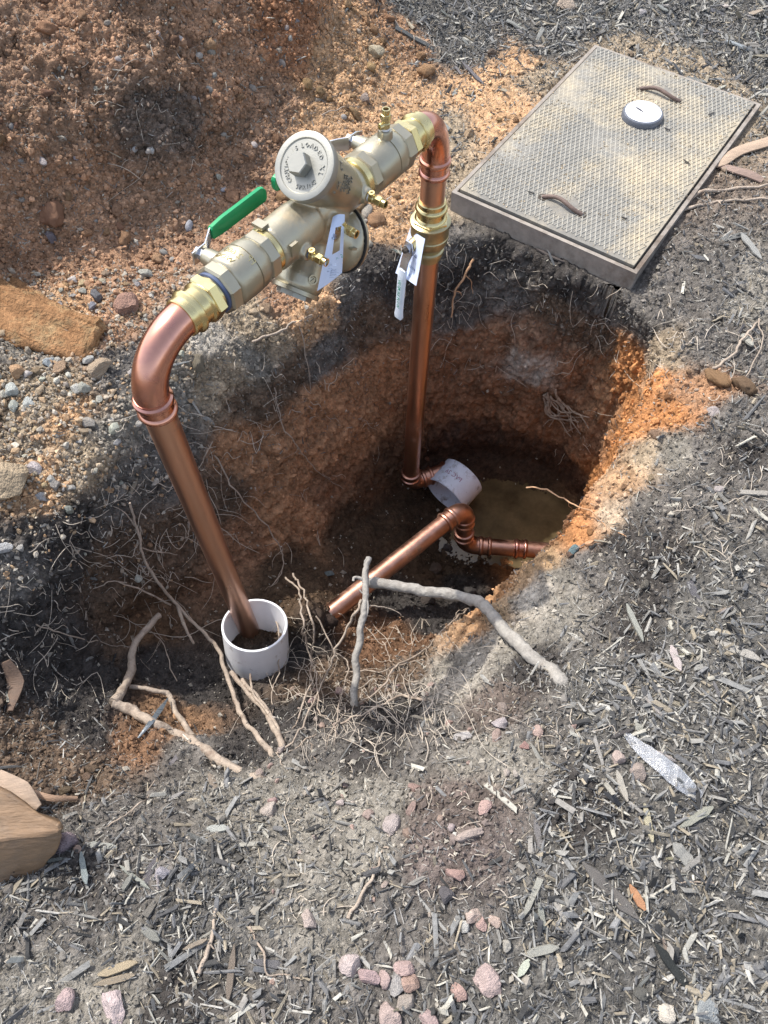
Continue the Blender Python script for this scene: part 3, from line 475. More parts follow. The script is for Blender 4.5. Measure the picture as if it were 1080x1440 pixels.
bb.add(*lathe(D(.44, 0, -.02), e, [(-.05, .02), (-.03, .038), (0, .044), (.03, .038), (.05, .02)], 40))
for s_, a_, c_ in ((.345, .014, -.012), (.425, .016, -.004), (.518, .009, -.002)): bb.add(*lathe(D(s_, a_, c_), nn, [(0, .017), (.030, .015), (.036, .0135)], 28))
me = bb.mesh('cast_body', M['bronze']); tmp = bpy.data.objects.new('tmp', me); COL.objects.link(tmp)
md = tmp.modifiers.new('r', 'REMESH'); md.mode = 'VOXEL'; md.voxel_size = .0022; md2 = tmp.modifiers.new('s', 'SMOOTH'); md2.iterations = 7; md2.factor = .6
bpy.context.view_layer.update(); em = bpy.data.meshes.new_from_object(tmp.evaluated_get(bpy.context.evaluated_depsgraph_get())); bpy.data.objects.remove(tmp)
em.shade_smooth(); em.name = 'cast_body'
if not em.materials: em.materials.append(M['bronze'])
body = obj('valve_body', em, root)
# cover cap
part('check_cover', [lathe(capc, ncap, [(-.014, .050), (-.013, .0545), (-.002, .0550), (.002, .0535), (.0030, .050), (.0030, .0435), (.0018, .0425), (.0012, .0415), (.0012, .006)], 72)], 'bronze_lid', body, 30)
upr = nrm(cU*.9-np.array([1, 0, 0])*.0); ux = nrm(np.cross(upr, ncap)); uy = np.cross(ncap, ux)
part('hex_plug', [lathe(capc-ux*.004+uy*.001, ncap, [(.001, .0185, 6), (.002, .0195, 6), (.018, .0190, 6), (.0198, .0172, 6)], 48, ux*.3+uy)], 'bronze_lid', body, 20)
geos = []
def arc(word, a0, a1, r, sz, flip=False):
    n = len(word)
    for i, ch in enumerate(word):
        a = math.radians(a0+(a1-a0)*(i/(max(1, n-1)))); rd = ux*math.cos(a)+uy*math.sin(a); tg = (ux*math.sin(a)-uy*math.cos(a))
        X, Y = (tg, rd) if not flip else (-tg, -rd)
        geos.append(place(text_geo(ch, sz, .0009, 1), capc+rd*r+ncap*.0018, X, Y, ncap))
arc('CAUTION', 214, 150, .032, .0105); arc('IS', 124, 112, .032, .010); arc('LOADED', 92, 14, .032, .0105)
arc('SPRING', 244, 300, .033, .0100, True); arc('XL', -14, -30, .033, .011)
part('raised_lettering', geos, 'bronze_lid', body)
# relief diaphragm cover: gasket, cover, bolts and ribs
part('gasket', [lathe(discc, ndisc, [(0, .0605), (.0005, .0625), (.0035, .0625), (.004, .0605)], 64)], 'black', body)
part('diaphragm_cover', [lathe(discc, ndisc, [(.0038, .058), (.004, .0615), (.010, .061), (.013, .056), (.022, .035), (.025, .012)], 64)], 'bronze', body)
dx, dy, _ = frame(ndisc)
for k in range(6):
    th = math.radians(60*k+20); rd = dx*math.cos(th)+dy*math.sin(th)
    part('bolt', [lathe(discc+rd*.0535, -ndisc, [(-.002, .0055, 6), (.010, .0055, 6)], 18)], 'bronze_lid', body, 20)
geos = []
for k in range(6):
    th = math.radians(60*k+50); rd = dx*math.cos(th)+dy*math.sin(th)
    v, f = box(discc-ndisc*.016+rd*.047, rd*.016, np.cross(ndisc, rd)*.004, ndisc*.022); geos.append((v, f))
part('flange_ribs', geos, 'bronze', body)
# discharge port: rim, bore, emblem, hex lugs
part('port_rim', [lathe(portc, nport, [(-.004, .0415), (-.003, .0445), (.004, .0445), (.005, .041), (.005, .034), (-.02, .033), (-.021, .002)], 52)], 'bronze', body)
px_, py_, _ = frame(nport)
part('port_insert', [lathe(portc+nport*.003, nport, [(0, .033, 8), (.010, .033, 8), (.010, .024, 8), (.002, .024, 8)], 32)], 'bronze_lid', body, 20)
camd = nrm(np.array([0, 0, CAMH])-portc)
side = nrm(camd-np.dot(camd, nport)*nport); side2 = nrm(side+np.cross(nport, side)*-.55)
tq = np.cross(side2, nport)
ec = portc-nport*.026+side2*.0455
part('cast_emblem', [place(text_geo('O', .026, .0008), ec, tq, -nport, side2), place(text_geo('Z', .013, .0009), ec+side2*.0003, tq, -nport, side2),
     place(text_geo('2/0', .009, .0007), portc-nport*.030+nrm(side2+np.cross(nport, side2)*.55)*.0455, tq, -nport, nrm(side2+np.cross(nport, side2)*.55))], 'bronze', body)
part('cast_lettering', [on_cyl(text_geo('VA 2', .012, .0009), portc-nport*.062, -nport, .0395, side), ], 'bronze', body)
cs = nrm(camd*.6+nn*.9+e*.35); cs = nrm(cs-np.dot(cs, ncap)*ncap)
lg = []
for j, (wd, sz, ax_, off) in enumerate([('375', .0115, .034, .36), ('XL 2', .011, .034, -.35), ('WATER', .008, .050, -.10), ('MODEL', .008, .060, -.05), ('SERIES', .007, .069, .0), ('W//W', .011, .080, -.02)]):
    d_ = nrm(cs*math.cos(off)+np.cross(ncap, cs)*math.sin(off)); rr = .0510-(ax_-.018)*.075
    g = text_geo(wd, sz, .0012); lg.append(on_cyl(g, capc-ncap*ax_, ncap, rr, d_))
part('cast_lettering', lg, 'bronze_lid', body)
# square lug on the inlet
part('cast_lug', [box(D(.318, .0405, .010), e*.016, nn*.006, ww*.022)], 'bronze', body, 20); part('cast_lug', [box(D(.300, -.012, .043), e*.016, nn*.022, ww*.006)], 'bronze', body, 20)
# test cocks
def cock(O, A, up, name='test_cock', tape='wtape', k=.74):
    A = nrm(A); up = nrm(up); lathe0 = globals()['lathe']
    def lathe(O_, A_, prof, seg=40, ref=None): return lathe0(O_, A_, [(t*k, r_*k*1.08, *h) for t, r_, *h in prof], seg, ref)
    m_ = part(name, [lathe(O, A, [(0, .0085), (.004, .0085), (.005, .0105), (.016, .0105), (.018, .009), (.024, .009)], 28), lathe(O, A, [(.023, .0095, 6), (.0245, .0115, 6), (.037, .0115, 6), (.038, .010, 6)], 36, up), 
         lathe(O, A, [(.037, .0078), (.041, .0095), (.050, .0095), (.050, .0065), (.042, .006)], 28)], 'brass')
    part('bleed_screw', [lathe(O+A*.011*k, up, [(.006, .0075), (.016, .0075), (.018, .0068), (.018, .003), (.0155, .0028)], 24)], 'brass', m_)
    part('bore', [lathe(O+A*.0435*k, A, [(0, .0063), (.001, .0063)], 20)], 'bore', m_)  # solid dark disc, the shade inside the mouth is painted as colour
    part('thread_tape', [lathe(O-A*.001, A, [(0, .0090), (.0005, .0098), (.004, .0098), (.005, .009)], 24)], tape, m_)
    return m_
cock(D(.345, .049, -.012), nn, ww-.2*e, tape='tape'); cock(D(.425, .051, -.004), nn, ww-.2*e); cock(D(.518, .044, -.002), nn, ww-.2*e)
part('stem_boss', [lathe(D(.625, 0, .034), ww, [(0, .015), (.016, .0135), (.020, .012)], 28)], 'bronze', v2)
cock(D(.625, 0, .055), ww, -nn*.3-e)
# riser shut-off under the right elbow
vt = pr_top-axr*.085
part('copper_pipe', [lathe(pr_top+axr*.02, -axr, [(0, PR), (.12, PR)], 36)], 'copper', label='short copper stub between the right elbow and the shut-off')
A_ = -axr
ad3 = part('press_adapter', [lathe(vt, A_, [(-.002, .0295), (0, .0312), (.010, .0312), (.012, .034), (.015, .036), (.019, .036), (.022, .033), (.024, .031), (.037, .031), (.040, .035), (.043, .036)], 44)], 'brass')
part('hex_nut', [lathe(vt, A_, [(.042, .037, 6), (.044, .0425, 6), (.052, .0425, 6), (.054, .040, 6)], 48, e)], 'brass', ad3, 20)
v3 = part('ball_valve', [lathe(vt, A_, [(.048, .041), (.051, .0455), (.056, .0455), (.060, .043), (.084, .0435), (.086, .042), (.088, .0435), (.104, .042), (.112, .038), (.116, .034), (.124, .032), (.127, .0355), (.133, .0365), (.138, .0355), (.140, .032), (.152, .031), (.153, .0285)], 52)], 'brass_dull')
st3 = nrm([-.72, -.69, 0]); O3 = vt+A_*.088+st3*.036
part('stem_boss', [lathe(O3, st3, [(0, .016), (.018, .014), (.024, .012)], 28)], 'brass', v3)
hb = O3+st3*.030; cr3 = np.cross(st3, A_)
part('lever', [plate([hb-A_*.016, hb-A_*.004, hb+A_*.012, hb+A_*.03+st3*.010, hb+A_*.055+st3*.016], [.018, .026, .026, .022, .022], .003, cr3), lathe(hb-st3*.004, st3, [(0, .010, 6), (.012, .010, 6)], 24)], 'steel', v3)
part('stem_nut', [lathe(hb+st3*.006, st3, [(0, .0072, 6), (.009, .0072, 6), (.011, .005, 6)], 24)], 'bore', v3, 20)
g0 = hb+A_*.052+st3*.016
g3 = part('lever_grip', [plate([g0, g0+A_*.004, g0+A_*.05+st3*.003, g0+A_*.12+st3*.006, g0+A_*.138+st3*.007, g0+A_*.146+st3*.008], [.018, .024, .023, .021, .026, .020], .007, cr3)], 'sleeve', v3)
lowtop = vt+A_*.150; part('copper_pipe', [lathe(pr_bot, axr, [(0, PR), (float(np.linalg.norm(lowtop-pr_bot)), PR)], 36)], 'copper', label='long copper riser running down to the hole floor')
# bottom elbow of the right riser and short run into the lower sleeve
hd = nrm(np.array(at(648, 678, -.80))-np.array(at(590, 700, -.80))); K = pr_bot-axr*.035
e0 = pr_bot+axr*.0; e1 = K+hd*.045
pts = elbow(e0, -axr, e1, hd, 0)
eb = part('copper_elbow', [sweep([e0+axr*.004]+pts+[e1+hd*.004], [PR+.0015]*(len(pts)+2), 32)], 'copperw')
part('press_collar', [collar(e0-axr*.002, axr), collar(e1-hd*.002, hd)], 'copperw', eb)
part('copper_pipe', [lathe(e1, hd, [(0, PR), (.125, PR)], 32), collar(e1+hd*.08, hd)], 'copperw', label='short muddy copper run entering the lower white sleeve')
print('assembly done')
# paper tags
def tag_sheet(name, cs, holes, label, cat, inks, curl=.004):
    """cs: 4 corner world points (tl,tr,br,bl)"""
    tl, tr, br, bl = [np.array(c) for c in cs]; O = tl; r = thing(name, O, label, cat); nu, nv = 10, 16
    nrmv = nrm(np.cross(tr-tl, bl-tl)); nrmv = nrmv if np.dot(nrmv, CP-tl) > 0 else -nrmv
    def S_(a, b): return tl*(1-a)*(1-b)+tr*a*(1-b)+br*a*b+bl*(1-a)*b+nrmv*curl*math.sin(a*3)*math.cos(b*4)
    b = MB(O); v = []; f = []
    for side_ in (0, 1):
        for j in range(nv+1):
            for i in range(nu+1): v.append(S_(i/nu, j/nv)-nrmv*.0005*side_)
    st = (nu+1)*(nv+1)
    for j in range(nv):
        for i in range(nu):
            a_, b_ = (i+.5)/nu, (j+.5)/nv
            if holes and holes[0] < a_ < holes[1] and holes[2] < b_ < holes[3]: continue
            q = (j*(nu+1)+i, j*(nu+1)+i+1, (j+1)*(nu+1)+i+1, (j+1)*(nu+1)+i); f.append(q); f.append(tuple(x+st for x in q[::-1]))
    b.add(v, f); me = b.mesh('tag_sheet', M['paper']); obj('tag_sheet', me, r)
    for nm, mt, (txt, a, bb_, sz, ang) in inks:
        c = S_(a, bb_)+nrmv*.0010; X = nrm(tr-tl)*math.cos(ang)+nrm(bl-tl)*math.sin(ang); X = nrm(X); Y = np.cross(nrmv, X); b2 = MB(O); b2.add(*place(text_geo(txt, sz, .0001, 1), c, X, Y, nrmv)); obj(nm, b2.mesh(nm, M[mt], smooth_=False), r)
    return r
def dpt(u, v, depth): return CP+ray(u, v)*depth
tag_sheet('paper_tag', [dpt(468, 305, 1.300), dpt(485, 302, 1.300), dpt(481, 383, 1.345), dpt(446, 409, 1.262)], (.42, .85, .18, .55),
  'pale blue paper tag with cut-out window hung on the middle test cock', 'tag',
  [('printed_text', 'ink', ('TEST COCK\n- - - - - -\n= = = = =', .3, .75, .006, .1)), ('printed_text', 'inkg', ('No. 2', .68, .66, .010, -.2)), ('printed_text', 'ink', ('@', .3, .3, .014, 0)), ('printed_text', 'ink', ('WARNING\nread all instructions\nbefore installing\n---------', .45, .86, .0045, .1))])
tg2 = tag_sheet('paper_tag', [dpt(577, 320, 1.745), dpt(598, 336, 1.680), dpt(585, 402, 1.735), dpt(556, 384, 1.825)], None,
  'pale blue paper tag tied behind the hanging lever of the riser shut-off', 'tag',
  [('printed_text', 'ink', ('CAUTION', .62, .72, .0075, 0)), ('printed_text', 'ink', ('PRESS FITTING\n- - - - - - -\n---- ---', .6, .5, .005, 0)), ('printed_text', 'ink', ('(ii)  ....', .6, .88, .006, 0))])
for a_, txt in ((.030, 'VIEGA'), (.068, 'PURE FLOW')):
    gg = place(text_geo(txt, .012, .0002, 1), g0+A_*(a_+.01)+st3*(.0085+a_*.05), A_, -cr3 if np.dot(np.cross(A_, -cr3), st3) > 0 else cr3, st3)
    b2 = MB(RO); b2.add(*gg); obj('printed_text', b2.mesh('printed_text', M['inkg'], smooth_=False), v3)

# ------------------------------------------------------------------ lower copper line (separate pipework)
lr = thing('lower_copper_line', at(650, 712, -.93), 'muddy copper drain line crossing the hole with two elbows', 'copper pipe')
LO = np.array(lr.location)
def lpart(name, geos, m, parent=None, label=None):
    b = MB(LO)
    for g in geos: b.add(*g)
    return obj(name, b.mesh(name, M[m]), parent or lr, label=label)
ua = at(642, 722, -.60); la_ = at(440, 882, -.60); dd = nrm(ua-la_); kc = ua+dd*.035; lowz = at(652, 772, -.84); dv = nrm(lowz-kc)
lpart('copper_pipe', [lathe(la_, dd, [(-.10, PR), (np.linalg.norm(ua-la_)-.02, PR)], 36)], 'copperw', label='long diagonal copper pipe with its low end buried')
p0 = ua-dd*.015; p1 = kc+dv*.055; pts = elbow(p0, dd, p1, dv, 0)
ce = lpart('copper_elbow', [sweep(pts, PR+.0025, 32)], 'copperw'); lpart('press_collar', [collar(p0+dd*.002, -dd), collar(p1-dv*.002, dv)], 'copperw', ce)
rgt = nrm(np.array(at(790, 785, -.86))-np.array(at(655, 775, -.86))); kk = kc+dv*(.215)
lpart('copper_pipe', [lathe(p1, dv, [(0, PR), (.11, PR)], 32)], 'copperw')
p2 = kk-dv*.045; p3 = kk+rgt*.05; pts = elbow(p2, dv, p3, rgt, 0)
ce = lpart('copper_elbow', [sweep(pts, PR+.0025, 32)], 'copperw'); lpart('press_collar', [collar(p2+dv*.004, -dv), collar(p3-rgt*.002, rgt)], 'copperw', ce)
lpart('copper_pipe', [lathe(p3, rgt, [(0, PR), (.30, PR)], 32)], 'copperw'); lpart('press_collar', [collar(p3+rgt*.115, rgt)], 'copperf')

# ------------------------------------------------------------------ PVC sleeves
sr = thing('pipe_sleeve', at(357, 925, -.52), 'upright white PVC sleeve around the foot of the left riser', 'pipe sleeve')
SO = np.array(sr.location); rc = at(358, 878, -.405); sa = nrm(np.array([.06, .27, 1]))
b = MB(SO); b.add(*lathe(rc, -sa, [(0, .0815), (.0015, .0835), (.13, .0835), (.16, .0835), (.16, .0775), (.0015, .0775), (0, .079)], 72, closed=True)); obj('sleeve_wall', b.mesh('sleeve_wall', M['pvc']), sr)
ps = thing('pipe_sleeve', at(640, 690, -.93), 'white PVC sleeve offcut lying tilted on the muddy hole floor', 'pipe sleeve')
PO = np.array(ps.location); sc = np.array(at(628, 680, -.745))-np.array([0, 0, .081]); pax = nrm([.62, .70, .12]); 
b = MB(PO); b.add(*lathe(sc, pax, [(0, .079), (.0015, .081), (.10, .081), (.1015, .079), (.1015, .076), (.0015, .0755), (0, .077)], 72, closed=True)); obj('sleeve_wall', b.mesh('sleeve_wall', M['pvcd']), ps)
b = MB(PO); oc = nrm(CP-sc); oc = nrm(oc+np.cross(pax, oc)*-.35); b.add(*on_cyl([(v, f) for v, f in [text_geo('PVC 26', .022, .0002)]][0], sc+pax*.05, pax, .0812, oc)); obj('printed_text', b.mesh('printed_text', M['print'], smooth_=False), ps)

# ------------------------------------------------------------------ puddle
pv = []; cen = np.array(at(675, 755, -.905)); pz = -.914
poly = [at(u, v, pz) for u, v in [(548,735),(560,690),(600,672),(660,668),(720,690),(770,735),(800,790),(760,850),(680,870),(600,850),(560,800)]]
poly = [cen+(p-cen)*1.8 for p in poly]
b = MB(cen); b.add(poly, [tuple(range(len(poly)))]); obj('muddy_water', b.mesh('muddy_water', M['water'], smooth_=False), None, Vector(cen), kind='structure')

# ------------------------------------------------------------------ meter box
mb_ = thing('meter_box', q0+bxd*BW/2+byd*BL/2-[0, 0, .05], 'dusty grey utility meter box with diamond tread lid beside the hole', 'meter box')
QO = np.array(mb_.location); zt = .026
def bp(a, b_, z): return np.array([*(q0+bxd*a+byd*b_)[:2], z])
def bpart(name, geos, m, parent=None, sharp=30):
    b = MB(QO)
    for g in geos: b.add(*g)
    return obj(name, b.mesh(name, M[m], sharp), parent or mb_)
def bar(a0, a1, b0, b1, z0, z1, fl=0):
    v = [bp(a, b_, z) for a, b_, z in ((a0, b0, z1), (a1, b0, z1), (a1, b1, z1), (a0, b1, z1), (a0-fl, b0-fl, z0), (a1+fl, b0-fl, z0), (a1+fl, b1+fl, z0), (a0-fl, b1+fl, z0))]
    return v, [(0, 1, 2, 3), (7, 6, 5, 4), (0, 4, 5, 1), (1, 5, 6, 2), (2, 6, 7, 3), (3, 7, 4, 0)]
bpart('box_wall', [bar(-RW, BW+RW, -RW, -.003, -.043, zt-.006, .0), bar(-RW, BW+RW, BL+.003, BL+RW, -.043, zt-.006), bar(-RW, -.003, -.003, BL+.003, -.043, zt-.006), bar(BW+.003, BW+RW, -.003, BL+.003, -.043, zt-.006), bar(-.01, BW+.01, -.01, BL+.01, -.04, zt-.020)], 'box')
lid = bpart('lid', [bar(.003, BW-.003, .003, BL-.003, zt-.018, zt)], 'lid')
# diamond tread: rows of small raised bars, alternating lean
tv = []; tf = []; pitch = .0165; na = int((BW-.03)/pitch); nb_ = int((BL-.03)/pitch); domec = np.array(at(903, 163, .03))
hc1 = (at(791, 288, .03), at(764, 276, .03), at(818, 300, .03)); hc2 = (at(928, 131, .03), at(901, 124, .03), at(955, 141, .03))
for sg in (-1, 1):
    dr_ = nrm(byd*math.cos(math.radians(24))+bxd*sg*math.sin(math.radians(24))); pr_ = np.cross([0, 0, 1], dr_)
    for t_ in np.arange(-1.4, 1.4, .0128):
        o_ = bp(BW/2, BL/2, zt)+pr_*t_; run = None
        for u_ in np.arange(-1.0, 1.0, .012):
            c = o_+dr_*u_; a = (c-q0)@bxd; bq = (c-q0)@byd
            ok = .012 < a < BW-.012 and .012 < bq < BL-.012 and np.linalg.norm((c-domec)[:2]) > .066 and all(np.linalg.norm((c-h[0])[:2]) > .045 for h in (hc1, hc2)) 
            if ok and run is None: run = c
            if run is not None and (not ok or np.linalg.norm(c-run) > .034):
                k = len(tv); hg = [0, 0, .0024*min(1, max(.08, 1-2.4*max(0, perlin(np.array([c*5.5+3.3]))[0]-.12)))*random.uniform(.8, 1)]; bs = [0, 0, -.0004]
                if np.linalg.norm(c-run) > .006:
                    tv += [run-pr_*.0026+bs, run-pr_*.0008+hg, run+pr_*.0008+hg, run+pr_*.0026+bs, c-pr_*.0026+bs, c-pr_*.0008+hg, c+pr_*.0008+hg, c+pr_*.0026+bs]
                    tf += [(k, k+1, k+5, k+4), (k+1, k+2, k+6, k+5), (k+2, k+3, k+7, k+6), (k, k+3, k+2, k+1), (k+4, k+5, k+6, k+7)]
                run = c if ok else None
b = MB(QO); b.add(tv, tf); o = obj('diamond_tread', b.mesh('diamond_tread', M['tread'], smooth_=False), mb_); o['kind'] = 'stuff'
for hc in (hc1, hc2):
    c, p, q = [np.array(x) for x in hc]; p[2] = q[2] = c[2] = zt; d_ = nrm(q-p); L_ = np.linalg.norm(q-p); sd = np.cross([0, 0, 1], d_)
    hh = bpart('lift_handle', [sweep([p+d_*L_*t+[0, 0, .002+.014*math.sin(math.pi*t)]+sd*.006*math.sin(6*t) for t in np.linspace(-.02, 1.02, 16)], .0058, 12)], 'rust', lid)
    for w_ in (p, q): bpart('socket_shade', [lathe(w_+np.array([0, 0, -.004]), (0, 0, 1), [(0, .014), (.0056, .014), (.0062, .012), (.0050, .009), (.0048, .001)], 24)], 'bore', lid)  # no recess cut: near-black discs paint the shade of the handle sockets
domec[2] = zt
bpart('reader_disc', [lathe(domec, (0, 0, 1), [(-.002, .061), (.010, .061), (.016, .058), (.0175, .054)], 56)], 'capring', lid)
bpart('disc_top', [lathe(domec, (0, 0, 1), [(.015, .0535), (.0185, .053), (.0198, .048), (.0204, .030), (.0206, .004)], 56)], 'whitecap', lid)

# ------------------------------------------------------------------ loose pieces: base meshes
def rock_mesh(name, m, seed, sub=2, cuts=7, lump=.15, flat=1, smooth_=False):
    r = random.Random(seed); bm = bmesh.new(); bmesh.ops.create_icosphere(bm, subdivisions=sub, radius=1)
    pl = [(Vector((r.gauss(0, 1), r.gauss(0, 1), r.gauss(0, 1))).normalized(), r.uniform(.5, .88)) for _ in range(cuts)]
    for v in bm.verts:
        for n_, d_ in pl:
            t = v.co.dot(n_)-d_
            if t > 0: v.co -= n_*t*.92
    P_ = np.array([v.co[:] for v in bm.verts])+seed*3.1; k_ = fbm(P_, 1.6, 2)*lump*1.6+fbm(P_, 5, 3)*lump*.8
    for v, q in zip(bm.verts, k_): v.co *= 1+float(q)
    me = bpy.data.meshes.new(name); bm.to_mesh(me); bm.free(); me.shade_smooth()
    if not smooth_: me.set_sharp_from_angle(angle=math.radians(28))
    me.materials.append(m); return me
def chip_mesh(name, m, seed):
    r = random.Random(seed); v = []; f = []; n = 4; yy = 0
    for i in range(n+1):
        t = i/n; w_ = (1, 1, 1, 1, 1)[i]*r.uniform(.7, 1.1)*(.25 if i in (0, n) and r.random() < .7 else 1); h_ = r.uniform(.6, 1); yy += r.uniform(-.15, .15); zz = r.uniform(-.2, .2)+.6*math.sin(t*3)*r.choice((0, 1))
        x = t*2-1+r.uniform(-.05, .05)
        v += [(x, yy-w_, zz-h_), (x+r.uniform(-.06, .06), yy+w_, zz-h_), (x+r.uniform(-.06, .06), yy+w_*.85, zz+h_*r.uniform(.4, 1)), (x, yy-w_*.85, zz+h_*r.uniform(.4, 1))]
    for i in range(n):
        for k in range(4): f.append((i*4+k, i*4+(k+1) % 4, (i+1)*4+(k+1) % 4, (i+1)*4+k))
    f += [(3, 2, 1, 0), (n*4, n*4+1, n*4+2, n*4+3)]
    me = bpy.data.meshes.new(name); me.from_pydata(v, [], f); me.update(); me.materials.append(m); return me
ROCK = [rock_mesh('stone', M['stone'], 10+k, 3, 10, .13) for k in range(8)]; PEB = [rock_mesh('pebble', M['stone'], 40+k, 3, 2, .10, smooth_=True) for k in range(5)]
CLOD = [rock_mesh('clod', M['clod'], 70+k, 3, 6, .28, smooth_=True) for k in range(6)]; CHIP = [chip_mesh('chip', M['chipo'], 100+k) for k in range(8)]
def orient(n, yaw, tilt=0):
    z = Vector(n).normalized(); q = z.to_track_quat('Z', 'Y').to_matrix(); return (q @ Matrix.Rotation(yaw, 3, 'Z') @ Matrix.Rotation(tilt, 3, 'Y')).to_euler()
def put(name, me, p, n, size, yaw=None, sink=.3, label=None, cat=None, group=None, color=(.3, .3, .3), tilt=0, scol=.12):
    yaw = random.uniform(0, 6.28) if yaw is None else yaw; k = 1+random.uniform(-scol, scol)
    o = obj(name, me, None, Vector(p)+Vector(n)*size[2]*(1-2*sink), label, cat, group, color=[min(1, c*k*(1+random.uniform(-.05, .05))) for c in color], rot=orient(n, yaw, tilt)); o.scale = size; return o
